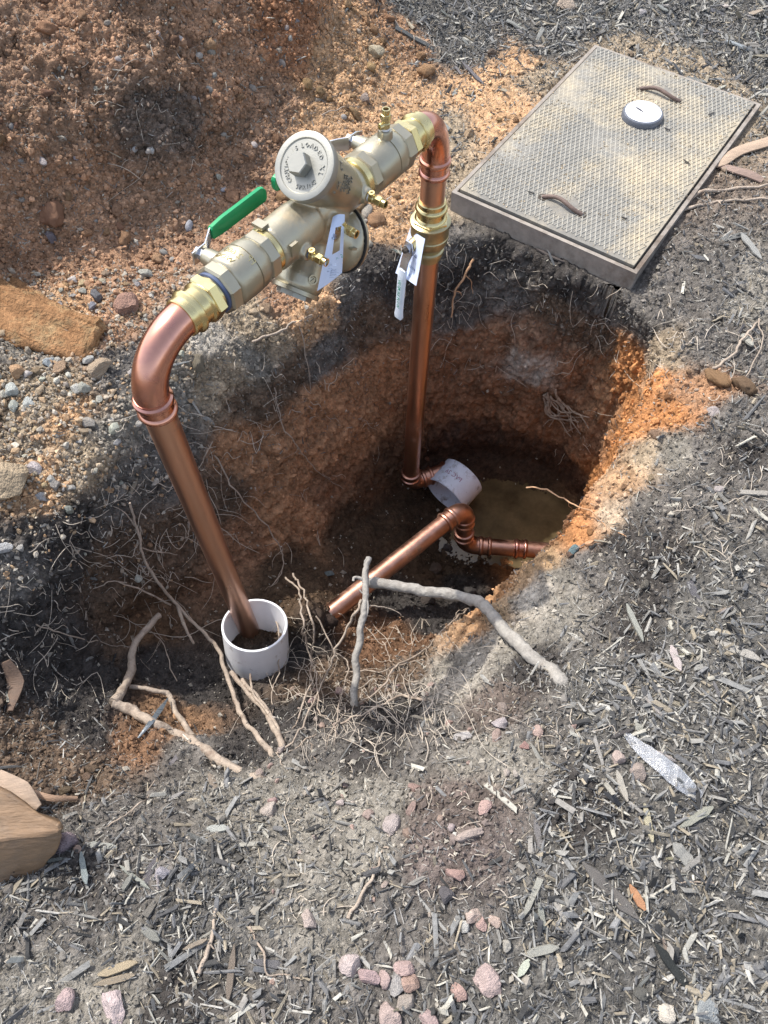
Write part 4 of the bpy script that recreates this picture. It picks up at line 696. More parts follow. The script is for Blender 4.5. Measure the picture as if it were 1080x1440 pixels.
# unique stones and pieces, placed from the photograph
def ups(u0, v0, u1, v1):                           # yaw helper: world xy direction of an image segment
    a, _ = hit(u0, v0); b_, _ = hit(u1, v1); return math.atan2(b_[1]-a[1], b_[0]-a[0])
U = [ # name, set, u,v,size,color,label
 ('river_stone',PEB,265,318,(.018,.011,.008),(.45,.45,.47),'pale oval pebble above the green lever tip'),
 ('river_stone',PEB,191,210,(.012,.009,.007),(.42,.43,.46),'round grey pebble in the red bank'),
 ('river_stone',PEB,213,212,(.012,.009,.007),(.40,.40,.40),'second round grey pebble right beside its twin in the red bank'),
 ('river_stone',PEB,357,205,(.014,.011,.008),(.40,.37,.31),'tan round pebble left of the round valve cover'),
 ('river_stone',PEB,60,228,(.020,.010,.008),(.36,.35,.33),'long flat pebble in the left bank'),
 ('river_stone',PEB,315,268,(.011,.008,.006),(.48,.48,.49),'small white pebble above the grip of the green lever'),
 ('river_stone',PEB,254,56,(.012,.008,.007),(.5,.5,.5),'white pebble high on the red bank'),
 ('river_stone',PEB,280,80,(.012,.014,.008),(.36,.36,.34),'grey pebble below the white one high on the bank'),
 ('rock',ROCK,528,78,(.036,.026,.024),(.50,.38,.24),'pale tan rock at the edge of the red bank'),
 ('rock',ROCK,795,12,(.040,.034,.028),(.48,.36,.27),'tan rock at the top edge beyond the meter box'),
 ('rock',ROCK,512,142,(.022,.018,.018),(.28,.22,.17),'brown stone behind the upper test cock'),
 ('river_stone',PEB,516,300,(.028,.016,.014),(.44,.35,.27),'smooth tan stone right of the diaphragm cover'),
 ('rock',ROCK,72,335,(.020,.016,.014),(.16,.16,.18),'dark grey stone at the foot of the bank'),
 ('rock',ROCK,134,418,(.020,.018,.015),(.15,.15,.17),'dark grey angular stone above the clay slab end'),
 ('rock',ROCK,182,432,(.042,.036,.030),(.34,.17,.10),'orange clay rock left of the copper elbow'),
 ('rock',ROCK,130,432,(.014,.012,.010),(.25,.26,.30),'small grey stone under the dark grey angular stone'),
 ('rock',ROCK,70,512,(.020,.018,.012),(.30,.34,.40),'blue grey square stone in front of the clay slab'),
 ('rock',ROCK,124,508,(.018,.012,.010),(.42,.44,.46),'pale grey stone at the right end of the clay slab'),
 ('rock',ROCK,86,521,(.026,.022,.018),(.40,.25,.11),'rusty orange stone beside the blue grey one'),
 ('rock',ROCK,138,523,(.045,.024,.022),(.42,.28,.15),'long ochre clod below the clay slab end'),
 ('rock',ROCK,15,550,(.022,.020,.014),(.42,.43,.44),'light grey stone at the left edge'),
 ('rock',ROCK,42,568,(.016,.024,.012),(.38,.38,.38),'upright grey stone near the left edge'),
 ('rock',ROCK,47,660,(.024,.018,.014),(.42,.42,.40),'pale grey faceted stone on the left gravel'),
 ('rock',ROCK,108,548,(.020,.014,.012),(.44,.42,.40),'whitish stone left of the copper elbow foot'),
 ('rock',ROCK,124,596,(.022,.014,.012),(.38,.36,.33),'grey tan stone on the gravel slope'),
 ('rock',ROCK,93,543,(.012,.010,.010),(.36,.30,.24),'small brown stone on the gravel slope'),
 ('rock',ROCK,15,680,(.050,.050,.045),(.40,.25,.13),'big ochre clay lump at the left edge'),
 ('rock',ROCK,5,770,(.024,.014,.012),(.42,.43,.42),'pale flat stone at the left edge above the roots'),
 ('rock',ROCK,59,700,(.016,.013,.010),(.40,.41,.42),'light grey stone under the pale faceted one'),
 ('rock',ROCK,462,808,(.020,.014,.010),(.12,.19,.22),'teal stone on the hole floor'),
 ('rock',ROCK,806,776,(.014,.020,.012),(.10,.22,.22),'teal stone on the right lip of the hole'),
 ('rock',ROCK,628,772,(.022,.018,.016),(.06,.055,.05),'black mud lump in the puddle under the drain elbow'),
 ('rock',ROCK,612,800,(.030,.024,.018),(.10,.065,.045),'wet brown mud lump beside the diagonal pipe'),('rock',ROCK,660,835,(.034,.026,.020),(.06,.05,.045),'large black mud lump at the near edge of the puddle'),('rock',ROCK,600,845,(.030,.026,.022),(.07,.055,.045),'dark soil lump above the thick grey root'),
 ('rock',CLOD,462,874,(.026,.020,.016),(.09,.06,.045),'dark soil clod covering the buried end of the diagonal pipe'),('rock',CLOD,446,866,(.024,.020,.016),(.12,.075,.05),'brown soil clod left of the buried pipe end'),
 ('rock',ROCK,598,686,(.010,.009,.008),(.34,.30,.34),'lilac stone between the lower elbow and drain pipe'),
 ('rock',ROCK,493,1357,(.024,.022,.018),(.50,.40,.35),'large pink triangular stone near the bottom edge'),
 ('rock',ROCK,520,1372,(.022,.014,.014),(.42,.27,.23),'oval pink stone right of the triangular one'),
 ('rock',ROCK,568,1363,(.020,.015,.014),(.42,.29,.26),'pinkish stone topping the little heap of stones'),
 ('rock',ROCK,558,1386,(.018,.022,.014),(.33,.29,.28),'grey upright stone in the little heap'),
 ('rock',ROCK,576,1385,(.015,.020,.014),(.40,.23,.18),'reddish stone on the right of the little heap'),
 ('rock',ROCK,543,1376,(.017,.012,.012),(.43,.29,.27),'dusty pink stone in the middle of the little heap'),
 ('rock',ROCK,570,1408,(.022,.014,.012),(.38,.29,.26),'brown pink stone below the little heap'),
 ('rock',ROCK,550,1430,(.024,.020,.014),(.38,.27,.24),'pink stone on the bottom edge'),
 ('rock',ROCK,603,1436,(.024,.014,.014),(.40,.27,.22),'flat reddish stone on the bottom edge'),
 ('rock',ROCK,685,1378,(.030,.022,.012),(.44,.33,.28),'broad pink slab stone among the dark chips'),
 ('rock',ROCK,645,1395,(.018,.014,.010),(.42,.26,.20),'red stone left of the pink slab'),
 ('rock',ROCK,664,1290,(.024,.014,.010),(.46,.34,.29),'pointed pink stone with a white stone beside it'),
 ('rock',ROCK,652,1303,(.011,.011,.009),(.52,.50,.47),'white stone beside the pointed pink stone'),
 ('rock',ROCK,678,1300,(.014,.012,.009),(.44,.26,.20),'small salmon stone right of the pointed one'),
 ('rock',ROCK,697,1297,(.010,.016,.009),(.44,.32,.26),'narrow salmon stone right of the pointed one'),
 ('rock',ROCK,551,1161,(.024,.018,.014),(.44,.36,.33),'pale pink block stone on the grey mound'),
 ('rock',ROCK,572,1172,(.010,.016,.010),(.36,.22,.17),'brick red stone by the pale pink block'),
 ('rock',ROCK,580,1138,(.009,.018,.009),(.36,.21,.17),'upright brick red stone on the grey mound'),
 ('rock',ROCK,582,1110,(.011,.018,.009),(.33,.20,.17),'long maroon stone on the grey mound'),
 ('rock',ROCK,680,1137,(.020,.014,.012),(.46,.31,.26),'salmon stone right of the brown patch'),
 ('rock',ROCK,660,1175,(.011,.030,.010),(.42,.30,.26),'long pale pink stone right of the brown patch'),
 ('rock',ROCK,640,1230,(.020,.014,.010),(.40,.23,.17),'red stone at the lower end of the brown patch'),
 ('rock',ROCK,627,1260,(.018,.018,.010),(.12,.11,.12),'dark slate stone below the brown patch'),
 ('rock',ROCK,434,1297,(.024,.016,.012),(.40,.31,.26),'dusty pink stone alone on the grey slope'),
 ('rock',ROCK,380,1140,(.020,.022,.014),(.42,.33,.28),'pink round stone below the big root end'),
 ('rock',ROCK,362,1090,(.016,.012,.010),(.40,.26,.22),'small pink stone touching the big root end'),
 ('rock',ROCK,383,1128,(.012,.010,.010),(.42,.27,.22),'tiny salmon stone above the pink round stone'),
 ('rock',ROCK,703,1017,(.018,.016,.014),(.42,.37,.34),'pale stone in the cluster below the grey shoulder'),
 ('rock',ROCK,706,998,(.018,.014,.012),(.36,.24,.20),'brown pink stone topping the cluster'),
 ('rock',ROCK,698,1037,(.018,.012,.010),(.42,.28,.22),'flat salmon stone in the cluster'),
 ('rock',ROCK,652,1037,(.022,.014,.010),(.38,.38,.37),'pale grey stone left of the cluster'),
 ('rock',ROCK,738,1050,(.012,.012,.010),(.42,.22,.18),'red stone right of the cluster'),
 ('rock',ROCK,755,1030,(.016,.012,.010),(.46,.33,.27),'peach stone right of the cluster'),
 ('rock',ROCK,90,1192,(.026,.022,.020),(.27,.20,.21),'purple brown stone beside the timber block'),
 ('rock',ROCK,230,1228,(.020,.013,.010),(.34,.34,.35),'grey wedge stone on the lower left slope'),
 ('rock',ROCK,92,1407,(.020,.020,.014),(.46,.32,.27),'salmon stone near the lower left corner'),
 ('rock',ROCK,160,1415,(.038,.022,.014),(.44,.36,.34),'large mauve slab stone at the bottom left'),
 ('rock',ROCK,936,1424,(.018,.016,.012),(.66,.58,.46),'cream stone at the bottom right'),
 ('rock',ROCK,995,1424,(.024,.030,.010),(.22,.24,.28),'blue slate stone at the bottom right'),
 ('rock',ROCK,712,1330,(.012,.010,.009),(.44,.36,.33),'tiny pale pink stone above the pink slab'),
 ('rock',ROCK,896,1088,(.020,.018,.016),(.33,.25,.22),'brown stone left of the plastic wrapper'),
 ('rock',ROCK,868,1068,(.018,.016,.012),(.40,.30,.25),'tan pink stone above the brown one by the wrapper'),
 ('rock',ROCK,903,20,(.020,.016,.014),(.34,.34,.37),'grey stone beyond the meter box'),
 ('rock',ROCK,1002,580,(.020,.018,.010),(.38,.36,.33),'flat grey stone on the right bank'),
 ('rock',ROCK,1010,690,(.018,.012,.010),(.40,.36,.31),'flat tan stone in the black soil at right'),
 ('rock',ROCK,433,1005,(.012,.012,.01),(.30,.28,.26),'grey stone at the foot of the fine roots'),
 ('rock',ROCK,108,1196,(.008,.008,.01),(.40,.27,.2),'tiny orange stone by the timber block')]
for nm, st_, u, v, sz, c, lb in U:
    c = tuple((np.array(c)*.6+np.mean(c)*.4)*[.90, .88, .86]); sz = tuple(np.array(sz)*.92); p, n_ = hit(u, v); n_ = nrm(n_+[0, 0, .6]); put(nm, random.choice(st_), p, n_, sz, sink=.28, label=lb, cat='stone', color=c)
# clay slab at the left
def blob(name, me_m, pts8, seed, amp, label, cat, sub=5):
    """rounded block from 8 world corners"""
    c = np.mean(pts8, 0); bm = bmesh.new(); vs = [bm.verts.new(Vector(p-c)) for p in pts8]
    for f in ((0, 1, 3, 2), (4, 6, 7, 5), (0, 4, 5, 1), (2, 3, 7, 6), (0, 2, 6, 4), (1, 5, 7, 3)): bm.faces.new([vs[i] for i in f])
    bmesh.ops.recalc_face_normals(bm, faces=bm.faces); bmesh.ops.bevel(bm, geom=bm.edges[:], offset=.006, segments=2, affect='EDGES', profile=.6)
    bmesh.ops.subdivide_edges(bm, edges=bm.edges[:], cuts=sub, use_grid_fill=True); bm.normal_update()
    P_ = np.array([v.co[:] for v in bm.verts])+seed; d_ = amp*(fbm(P_, 18, 4)+.6*fbm(P_, 60, 3, ridged=True)); 
    for v, k in zip(bm.verts, d_): v.co += v.normal*float(k)
    me = bpy.data.meshes.new(name); bm.to_mesh(me); bm.free(); me.shade_smooth(); me.materials.append(me_m)
    return obj(name, me, None, Vector(c), label, cat)
M['slab'] = mat('tan_clay', (.28, .155, .078), rough=.95, var=.5, vscale=40, bump=1, bscale=130, bdist=.009, dirt=(.34, .25, .14), dirtscale=14, dirtamt=.3, spec=.1)
def blk(pts): return [np.array(at(*p)) for p in pts]
blob('clay_slab', M['slab'], blk([(-70,440,.03),(120,528,-.02),(-70,430,.10),(112,512,.035),(-70,360,.03),(150,465,.0),(-70,385,.11),(136,462,.05)]), 3, .034, 'long tan chunk of compacted clay at the left edge', 'clay slab', 6)
blob('timber_block', M['timber'], blk([(-60,1320,-.04),(46,1245,-.06),(-60,1188,.10),(88,1172,.06),(-60,1120,-.04),(60,1150,-.06),(-60,1075,.11),(84,1160,.065)]), 8, .011, 'wet brown timber block cut at an angle at the left edge', 'timber')

# ------------------------------------------------------------------ roots
def catmull(P_, k=6):
    P_ = [np.array(p, float) for p in P_]; P_ = [2*P_[0]-P_[1]]+P_+[2*P_[-1]-P_[-2]]; out = []
    for i in range(1, len(P_)-2):
        for t in np.linspace(0, 1, k, endpoint=False):
            a, b_, c, d_ = P_[i-1:i+3]; out.append(.5*((2*b_)+(-a+c)*t+(2*a-5*b_+4*c-d_)*t*t+(-a+3*b_-3*c+d_)*t**3))
    out.append(P_[-2]); return out
def root_geo(path, r0, r1, seg=8, wob=.25, k=6):
    """path of (u,v,lift)"""
    P_ = [at(u, v, l) if l < -.04 else hit(u, v, l)[0] for u, v, l in path]; pts = catmull(P_, k); n = len(pts); s = random.random()*50
    L_ = sum(np.linalg.norm(pts[i+1]-pts[i]) for i in range(n-1)); j = np.stack([fbm(np.array(pts)+s+q*9, 28, 3) for q in range(3)], 1)
    pts = [p+jj*wob*.02 for p, jj in zip(pts, j)]; rn = fbm(np.array(pts)*1.0+s, 45, 3)
    rad = [(r0+(r1-r0)*(i/(n-1)))*(1+.28*rn[i]) for i in range(n)]
    v, f = sweep(pts, rad, seg); v = np.array(v); v = v+np.minimum(.12*np.repeat(rad, seg), .0015)[:, None]*rng.normal(size=v.shape)*(.6 if seg > 6 else .2); return list(v), f
def root_obj(name, geos, m, label, cat='root', group=None):
    O = geos[0][0][0]; b = MB(O)
    for g in geos: b.add(*g)
    return obj(name, b.mesh(name, M[m], 80), None, Vector(O), label, cat, group)
R = root_geo
root_obj('thick_root', [R([(519,818,-.27),(545,822,-.27),(600,832,-.26),(655,840,-.24),(682,854,-.21),(705,880,-.165),(740,915,-.12),(772,942,-.105),(786,955,-.005),(800,968,-.035)], .0125, .0155, 14, .3, 8)], 'rootg', 'thick grey bent root reaching across the hole from the right')
root_obj('upright_root', [R([(517,786,-.22),(515,800,-.225),(513,830,-.235),(508,880,-.26),(500,930,-.29),(498,992,-.33)], .007, .009, 10, .5), R([(513,815,-.23),(500,812,-.225),(496,818,-.225)], .005, .003, 6),
   R([(519,784,-.215),(513,790,-.215),(517,795,-.22)], .0022, .0022, 5), R([(508,885,-.26),(518,850,-.24),(505,830,-.23)], .003, .002, 6)], 'rootg', 'upright broken root crossing the end of the thick grey root')
root_obj('thick_root', [R([(224,865,.07),(205,885,.07),(190,905,.065),(184,940,.05),(172,970,.02),(158,988,.01)], .0075, .011, 12, .3), R([(158,988,.01),(185,998,.015),(215,1018,.012),(250,1032,.01),(290,1055,.008),(330,1082,.004),(360,1092,0),(376,1098,-.025)], .012, .0095, 12, .35),
   R([(182,965,.03),(215,970,.04),(238,978,.03),(245,1000,.02),(262,1020,.01),(270,1035,.0)], .0055, .008, 9), R([(290,1058,.0),(300,1075,.0),(312,1085,-.005)], .007, .004, 8)], 'root', 'thick forked root lying over the lower left slope')
root_obj('long_root', [R([(184,708,.06),(194,745,.06),(202,785,.07),(225,822,.08),(250,852,.09),(285,888,.08),(305,910,.07),(318,950,.06),(338,1000,.03),(365,1040,.015),(385,1062,0),(392,1072,-.02)], .0025, .0072, 10, .5), R([(250,852,.09),(262,885,.07),(272,905,.05)], .005, .003, 7),
   R([(165,818,.04),(200,830,.06),(240,850,.08)], .0018, .003, 6), R([(197,770,.06),(215,775,.05),(250,780,.03)], .002, .001, 5), R([(190,740,.06),(175,720,.03),(160,712,.01)], .002, .001, 5)], 'root', 'long pale root curving down past the white sleeve')
root_obj('twisted_root', [R([(325,945,.06),(350,975,.05),(372,1000,.04),(390,1030,.02),(398,1055,0),(402,1064,-.02)], .006, .0075, 9), R([(340,955,.055),(370,990,.05),(385,1015,.035),(396,1042,.01),(400,1052,-.02)], .005, .005, 8), R([(352,948,.07),(356,975,.07),(380,1005,.05)], .003, .004, 7)], 'root', 'twisted brown root pair just below the white sleeve')
thin = [
 ([(400,812,.10),(420,830,.16),(425,870,.20),(430,910,.16),(445,955,.1),(450,1000,.04),(458,1010,0)], .0028, 'thin pale root rising left of the upright root'),
 ([(412,808,.10),(424,825,.16),(438,870,.18),(440,930,.12),(432,975,.08),(400,1045,.0)], .0030, 'thin root looping down toward the slope'),
 ([(508,842,-.235),(500,862,-.25),(490,880,-.27),(470,920,-.31),(450,970,.10),(420,1030,.03),(390,1060,0)], .0034, 'curving root hanging from the upright root'),
 ([(446,866,.05),(468,912,.12),(490,935,.12),(480,975,.08),(472,1020,.03),(472,1050,0)], .0022, 'slender root between the loops'),
 ([(655,858,.10),(625,885,.14),(600,910,.12),(560,935,.08),(540,960,.05),(500,995,.03),(440,1035,.01),(400,1060,0)], .0030, 'long arching root rising to the right shoulder'),
 ([(488,944,.12),(540,942,.08),(590,928,.03),(610,920,.0)], .0020, 'thin cross root behind the upright root'),
 ([(536,904,.06),(548,925,.06),(560,940,.04),(575,975,.02),(580,990,0)], .0020, 'short kinked root below the thick grey root'),
 ([(512,850,-.24),(540,855,-.26),(563,865,-.28)], .0018, 'short pale twig root sticking out right'),
 ([(660,855,.10),(645,860,.12),(640,868,.12)], .0015, 'tiny forked root tip by the bend of the thick root'),
 ([(385,855,.03),(393,890,.06),(392,940,.06),(385,975,.05),(383,1010,.02),(390,1050,0)], .0022, 'thin root hanging in front of the white sleeve'),
 ([(600,985,.01),(560,980,.03),(520,1000,.03),(480,1015,.01)], .0034, 'pale root bundle along the grey shoulder foot'),
 ([(740,683,-.18),(770,690,-.16),(800,708,-.14),(828,718,-.11),(855,740,.0),(880,755,0)], .0022, 'white hair root hanging over the lit orange lip'),
 ([(385,545,.01),(395,590,.03),(420,630,.03),(450,665,.02),(490,692,.0)], .0018, 'thin root down the clay wall between the risers'),
 ([(300,640,.01),(330,690,.03),(370,735,.04),(395,775,.04),(398,800,.03),(380,828,0)], .0024, 'curved root down the clay wall right of the left riser'),
 ([(665,362,.0),(655,385,.02),(640,410,.02),(634,445,.03)], .0042, 'orange brown root dangling below the meter box corner'),
 ([(175,820,.03),(150,818,.02),(130,830,0)], .0018, 'thin root running left from the long root'),
 ([(50,880,.0),(100,895,.02),(150,905,.02),(190,912,0)], .0018, 'hair root across the dark left slope'),
 ([(150,1165,.0),(185,1140,.015),(205,1120,.02),(220,1098,.02)], .0020, 'pale forked twig on the lower left slope'),
 ([(300,620,.02),(280,655,.02),(270,690,0)], .0016, 'short hair root behind the left riser'),
 ([(420,450,.0),(430,500,.02),(440,560,.0)], .0016, 'fine root at the top of the clay wall'),
 ([(355,480,.01),(400,460,.02),(440,443,.01)], .0032, 'grey twig lying under the relief port'),
 ([(1000,520,.01),(1030,500,.02),(1050,470,.02),(1068,450,.02)], .0042, 'brown root on the right bank'),
 ([(1065,450,.02),(1072,480,.03),(1040,545,.01)], .0020, 'thin curled root on the right bank'),
 ([(250,960,.02),(225,900,.03),(190,880,0)], .0014, 'hair root behind the thick forked root'),
 ([(960,280,.01),(1000,268,.015),(1080,262,.01)], .0060, 'long grey branch by the meter box side'),
 ([(955,298,.01),(1010,283,.012),(1080,280,.01)], .0050, 'second grey branch lying just below the first'),
 ([(545,22,.0),(580,50,.015),(620,68,.0)], .0040, 'dark stick on the tan soil behind the elbow'),
 ([(455,160,.01),(480,152,.01),(505,150,0)], .0022, 'short pale stick behind the round cover'),
 ([(280,1370,.005),(295,1320,.01),(305,1280,.005)], .0045, 'long upright stick low on the slope'),
 ([(490,1290,.004),(520,1240,.01),(538,1195,.004)], .0035, 'straight twig across the grey mound'),
 ([(355,1305,.004),(375,1350,.008),(380,1372,.008),(420,1372,.004)], .0022, 'bent pale grass stem low on the slope'),
 ([(1000,1240,.006),(960,1240,.006)], .0018, 'short straight stem among the chips')]
for path, r_, lb in thin:
    m_ = 'rootr' if 'orange' in lb else ('chipoR' if False else 'root'); gs = [R(path, r_, r_*.6, 6, .6)]
    for q in range(random.randint(1, 3)):
        i = random.randrange(1, len(path)); u, v, l = path[i]; du, dv_ = random.uniform(-30, 30), random.uniform(5, 40)
        if 'stick' in lb or 'branch' in lb or 'twig' in lb or 'stem' in lb: du *= .3; dv_ *= .3
        gs.append(R([(u, v, l), (u+du*.5+random.uniform(-5, 5), v+dv_*.5, max(.003, l*.8)), (u+du, v+dv_, max(.002, l*.5))], r_*.45, r_*.2, 5, .6, 4))
    root_obj('thin_root', gs, m_, lb)
# fringes of fine rootlets: uncountable
def rootlets(zones, name):
    b = MB()
    for (u0, v0, u1, v1, n, ln, lift) in zones:
        for _ in range(int(n*.6)):
            u, v = random.uniform(u0, u1), random.uniform(v0, v1); a = random.uniform(0, 6.28); L_ = ln*random.lognormvariate(-.5, .6); P_ = [(u, v, .002)]
            for s in range(3):
                a += random.uniform(-.8, .8); u += math.cos(a)*L_/3; v += abs(math.sin(a))*L_/3*1.2*(1 if random.random() < .75 else -1); P_.append((u, v, random.uniform(.002, lift)))
            r_ = random.uniform(.0004, .0010); P3 = [hit(*p)[0] for p in P_]
            if max(np.linalg.norm(P3[i+1]-P3[i]) for i in range(3)) > .15: continue
            b.add(*sweep(catmull(P3, 3), [r_]*9+[r_*.5], 4, False))
    obj(name, b.mesh(name, M['hair']), None, (0, 0, 0), 'fine tangled hair roots fringing the sides of the hole', 'fine roots', kind='stuff')
rootlets([(300,480,560,640,60,45,.02),(60,720,240,900,110,55,.025),(150,560,300,760,60,45,.02),(600,380,880,520,80,45,.02),(860,420,1070,560,50,40,.02),(440,960,640,1040,190,55,.035),(390,860,620,1000,190,60,.06),(150,640,330,820,90,60,.03),(770,560,830,640,25,30,.03),(300,640,480,780,25,40,.02),(0,820,120,960,50,45,.02),(560,330,660,460,60,30,.02),(950,600,1075,780,50,40,.015),(640,980,900,1060,40,35,.01),(400,1080,760,1300,90,30,.008),(100,60,330,240,40,40,.01)], 'fine_rootlets')
root_obj('root_clump', [R([(770+random.uniform(-8, 12), 560+random.uniform(-12, 10), .02), (785+random.uniform(-18, 20), 580+random.uniform(-8, 8), .035), (770+random.uniform(-12, 60), 600+random.uniform(-20, 14), .02)], .0035, .0015, 6, .8, 4) for _ in range(14)], 'root', 'frayed clump of roots on the shaded back wall', 'root clump')

# ------------------------------------------------------------------ odd pieces
def strip(name, path, widths, thick, m, label, cat, color=None, crumple=0, nacross=4):
    P_ = [hit(u, v, l)[0] for u, v, l in path]; pts = catmull(P_, 6); n = len(pts); ws_ = np.interp(np.linspace(0, 1, n), np.linspace(0, 1, len(widths)), widths); O = pts[0]; v = []; f = []
    for s_ in (1, -1):
        for i, p in enumerate(pts):
            t = nrm(pts[min(i+1, n-1)]-pts[max(i-1, 0)]); sd = nrm(np.cross(t, [0, 0, 1])); up = np.cross(sd, t)
            for k in range(nacross+1):
                a = k/nacross*2-1; q = p+sd*a*ws_[i]*.5; cz = crumple*perlin(np.array([q*60]))[0]; v.append(q+up*(thick*s_*.5*(1-.6*a*a)+cz))
    st_ = n*(nacross+1); w = nacross+1
    for i in range(n-1):
        for k in range(nacross):
            q = (i*w+k, i*w+k+1, (i+1)*w+k+1, (i+1)*w+k); f.append(q); f.append(tuple(x+st_ for x in q[::-1]))
        f.append((i*w, (i+1)*w, (i+1)*w+st_, i*w+st_)); f.append((i*w+nacross, i*w+nacross+st_, (i+1)*w+nacross+st_, (i+1)*w+nacross))
    f.append(tuple(range(w))[::-1]+tuple(st_+k for k in range(w))); f.append(tuple((n-1)*w+k for k in range(w))+tuple(st_+(n-1)*w+k for k in range(w))[::-1])
    b = MB(O); b.add(v, f); return obj(name, b.mesh(name, m, 40), None, Vector(O), label, cat, color=color)
strip('plastic_wrapper', [(880,1032,.006),(905,1055,.010),(935,1078,.012),(960,1100,.012),(985,1122,.006)], [.012, .026, .034, .034, .020], .004, M['film'], 'crumpled clear plastic strip lying on the mulch right of the hole', 'plastic wrapper', crumple=.006, nacross=8)
strip('wood_splinter', [(985,226,.020),(1010,230,.022),(1040,212,.022),(1085,198,.02)], [.030, .030, .034, .036], .010, M['bark'], 'tan bark strip crossing another strip at the meter box side', 'bark strip', color=(.34,.25,.18))
strip('wood_splinter', [(985,224,.030),(1030,238,.028),(1056,246,.02),(1072,254,.012)], [.022, .028, .032, .026], .010, M['bark'], 'dark brown bark strip leaning on the meter box rim', 'bark strip', color=(.22,.155,.125))
strip('dark_blade', [(194,1038,.010),(212,1016,.030),(225,998,.040),(236,982,.045)], [.004, .012, .014, .003], .003, M['foil'], 'dark glossy blade leaning across the forked root', 'leaf blade')
strip('bark_curl', [(8,930,.02),(22,960,.02),(14,1000,.015)], [.02, .035, .012], .008, M['bark'], 'reddish bark piece hanging on the dark left slope', 'bark piece', color=(.13, .085, .06))
strip('bark_curl', [(-5,1093,.05),(30,1112,.055),(55,1135,.04)], [.03, .035, .012], .010, M['bark'], 'pale peeled bark on top of the timber block', 'bark piece', color=(.30, .225, .17))
strip('bark_curl', [(30,1108,.03),(70,1122,.03),(108,1123,.015)], [.010, .012, .008], .008, M['bark'], 'brown stick end poking right from above the timber block', 'stick', color=(.28, .18, .12))
NC = [ # notable chips: u0,v0,u1,v1,width,color,label
 (866,1085,880,1130,.016,(.40,.39,.33),'pale straight chip left of the plastic wrapper'),(905,1130,915,1185,.016,(.42,.36,.25),'tan almond shaped chip below the wrapper'),
 (955,1165,1002,1140,.016,(.36,.35,.29),'broad grey chip below the wrapper end'),(945,1185,975,1215,.022,(.33,.32,.29),'wide grey chip in the mulch'),
 (820,1215,897,1290,.022,(.14,.135,.13),'long dark slat chip low right'),(885,1245,907,1280,.014,(.40,.22,.12),'orange brown chip standing in the mulch'),
 (735,1342,785,1330,.014,(.42,.41,.35),'pale slat chip at the end of the mulch'),(728,1375,742,1350,.012,(.46,.45,.40),'bleached chip by the pale slat'),
 (290,1168,322,1168,.016,(.40,.39,.37),'pale rectangular chip on the grey slope'),(113,1200,118,1245,.012,(.30,.32,.32),'grey green sliver near the timber block'),
 (137,1372,195,1352,.014,(.42,.35,.24),'tan stick chip bottom left'),(134,1384,190,1368,.010,(.36,.30,.22),'lower tan stick chip bottom left'),
 (330,1330,322,1408,.012,(.18,.16,.13),'long dark chip bottom left of centre'),(205,1290,235,1250,.014,(.16,.15,.14),'dark bark slat under the wedge stone'),
 (1040,330,1072,365,.02,(.32,.31,.29),'grey chip right of the meter box'),(1020,60,1050,72,.02,(.26,.27,.30),'blue grey chip beyond the meter box'),
 (965,112,995,118,.014,(.20,.20,.20),'dark chip behind the meter box corner'),(650,90,680,120,.012,(.12,.12,.13),'dark slat behind the elbow'),
 (555,40,612,72,.014,(.10,.10,.11),'black bark stick behind the elbow'),(500,1460,520,1440,.01,(.2,.2,.2),'chip at bottom'),(880,850,905,905,.012,(.30,.29,.27),'long grey chip above the plastic wrapper'),
 (945,910,960,945,.016,(.42,.40,.36),'pale chip right of the long grey chip'),(1010,905,1070,930,.02,(.35,.34,.31),'broad pale chip at the right edge'),(905,980,930,1010,.010,(.3,.29,.27),'grey chip above the wrapper start'),
 (752,352,792,372,.010,(.10,.09,.08),'dark twig under the meter box front'),(905,320,912,340,.008,(.25,.24,.22),'small grey chip right of the meter box corner')]
for u0, v0, u1, v1, w_, c, lb in NC:
    if 'bottom' in lb and v0 > 1440: continue
    a, n_ = hit(u0, v0); b_, _ = hit(u1, v1); L_ = np.linalg.norm(b_-a); me = random.choice(CHIP); o = put('wood_chip', me, (a+b_)/2, nrm(n_+[0, 0, 1.]), (L_*.5, w_*.5, .003), yaw=math.atan2(b_[1]-a[1], b_[0]-a[0]), sink=-.6, label=lb, cat='wood chip', color=c)
    d_ = Vector(b_-a).normalized(); zz = Vector(nrm(n_+[0, 0, 1.])); y_ = zz.cross(d_).normalized(); o.rotation_euler = Matrix((d_, y_, d_.cross(y_))).transposed().to_euler()
# small dark chips lying on the lid
for (u, v, L_, yw) in [(686,232,.03,.2),(878,152,.022,2.3)]: pass
o = put('wood_chip', CHIP[0], domec+[-.012, .004, .0205], (0, 0, 1), (.014, .002, .0015), yaw=-.9, sink=0, label='tiny dark chip lying on the white reader disc', cat='wood chip', color=(.08, .08, .09))
for (u, v, L_, yw, lb) in [(747,271,.010,-.5,'tiny dark chip left of the nearer lid handle'),(878,307,.009,-.4,'tiny dark chip near the lid front edge'),(965,228,.012,-.9,'dark curved chip on the right part of the lid'),(1000,160,.011,.5,'dark chip near the far right lid corner'),(938,182,.010,-.6,'dark chip just below the white disc')]:
    put('wood_chip', random.choice(CHIP), at(u, v, zt+.004), (0, 0, 1), (L_, .0022, .0015), yaw=yw, sink=0, label=lb, cat='wood chip', color=(.08, .075, .07))
print('placed pieces done')

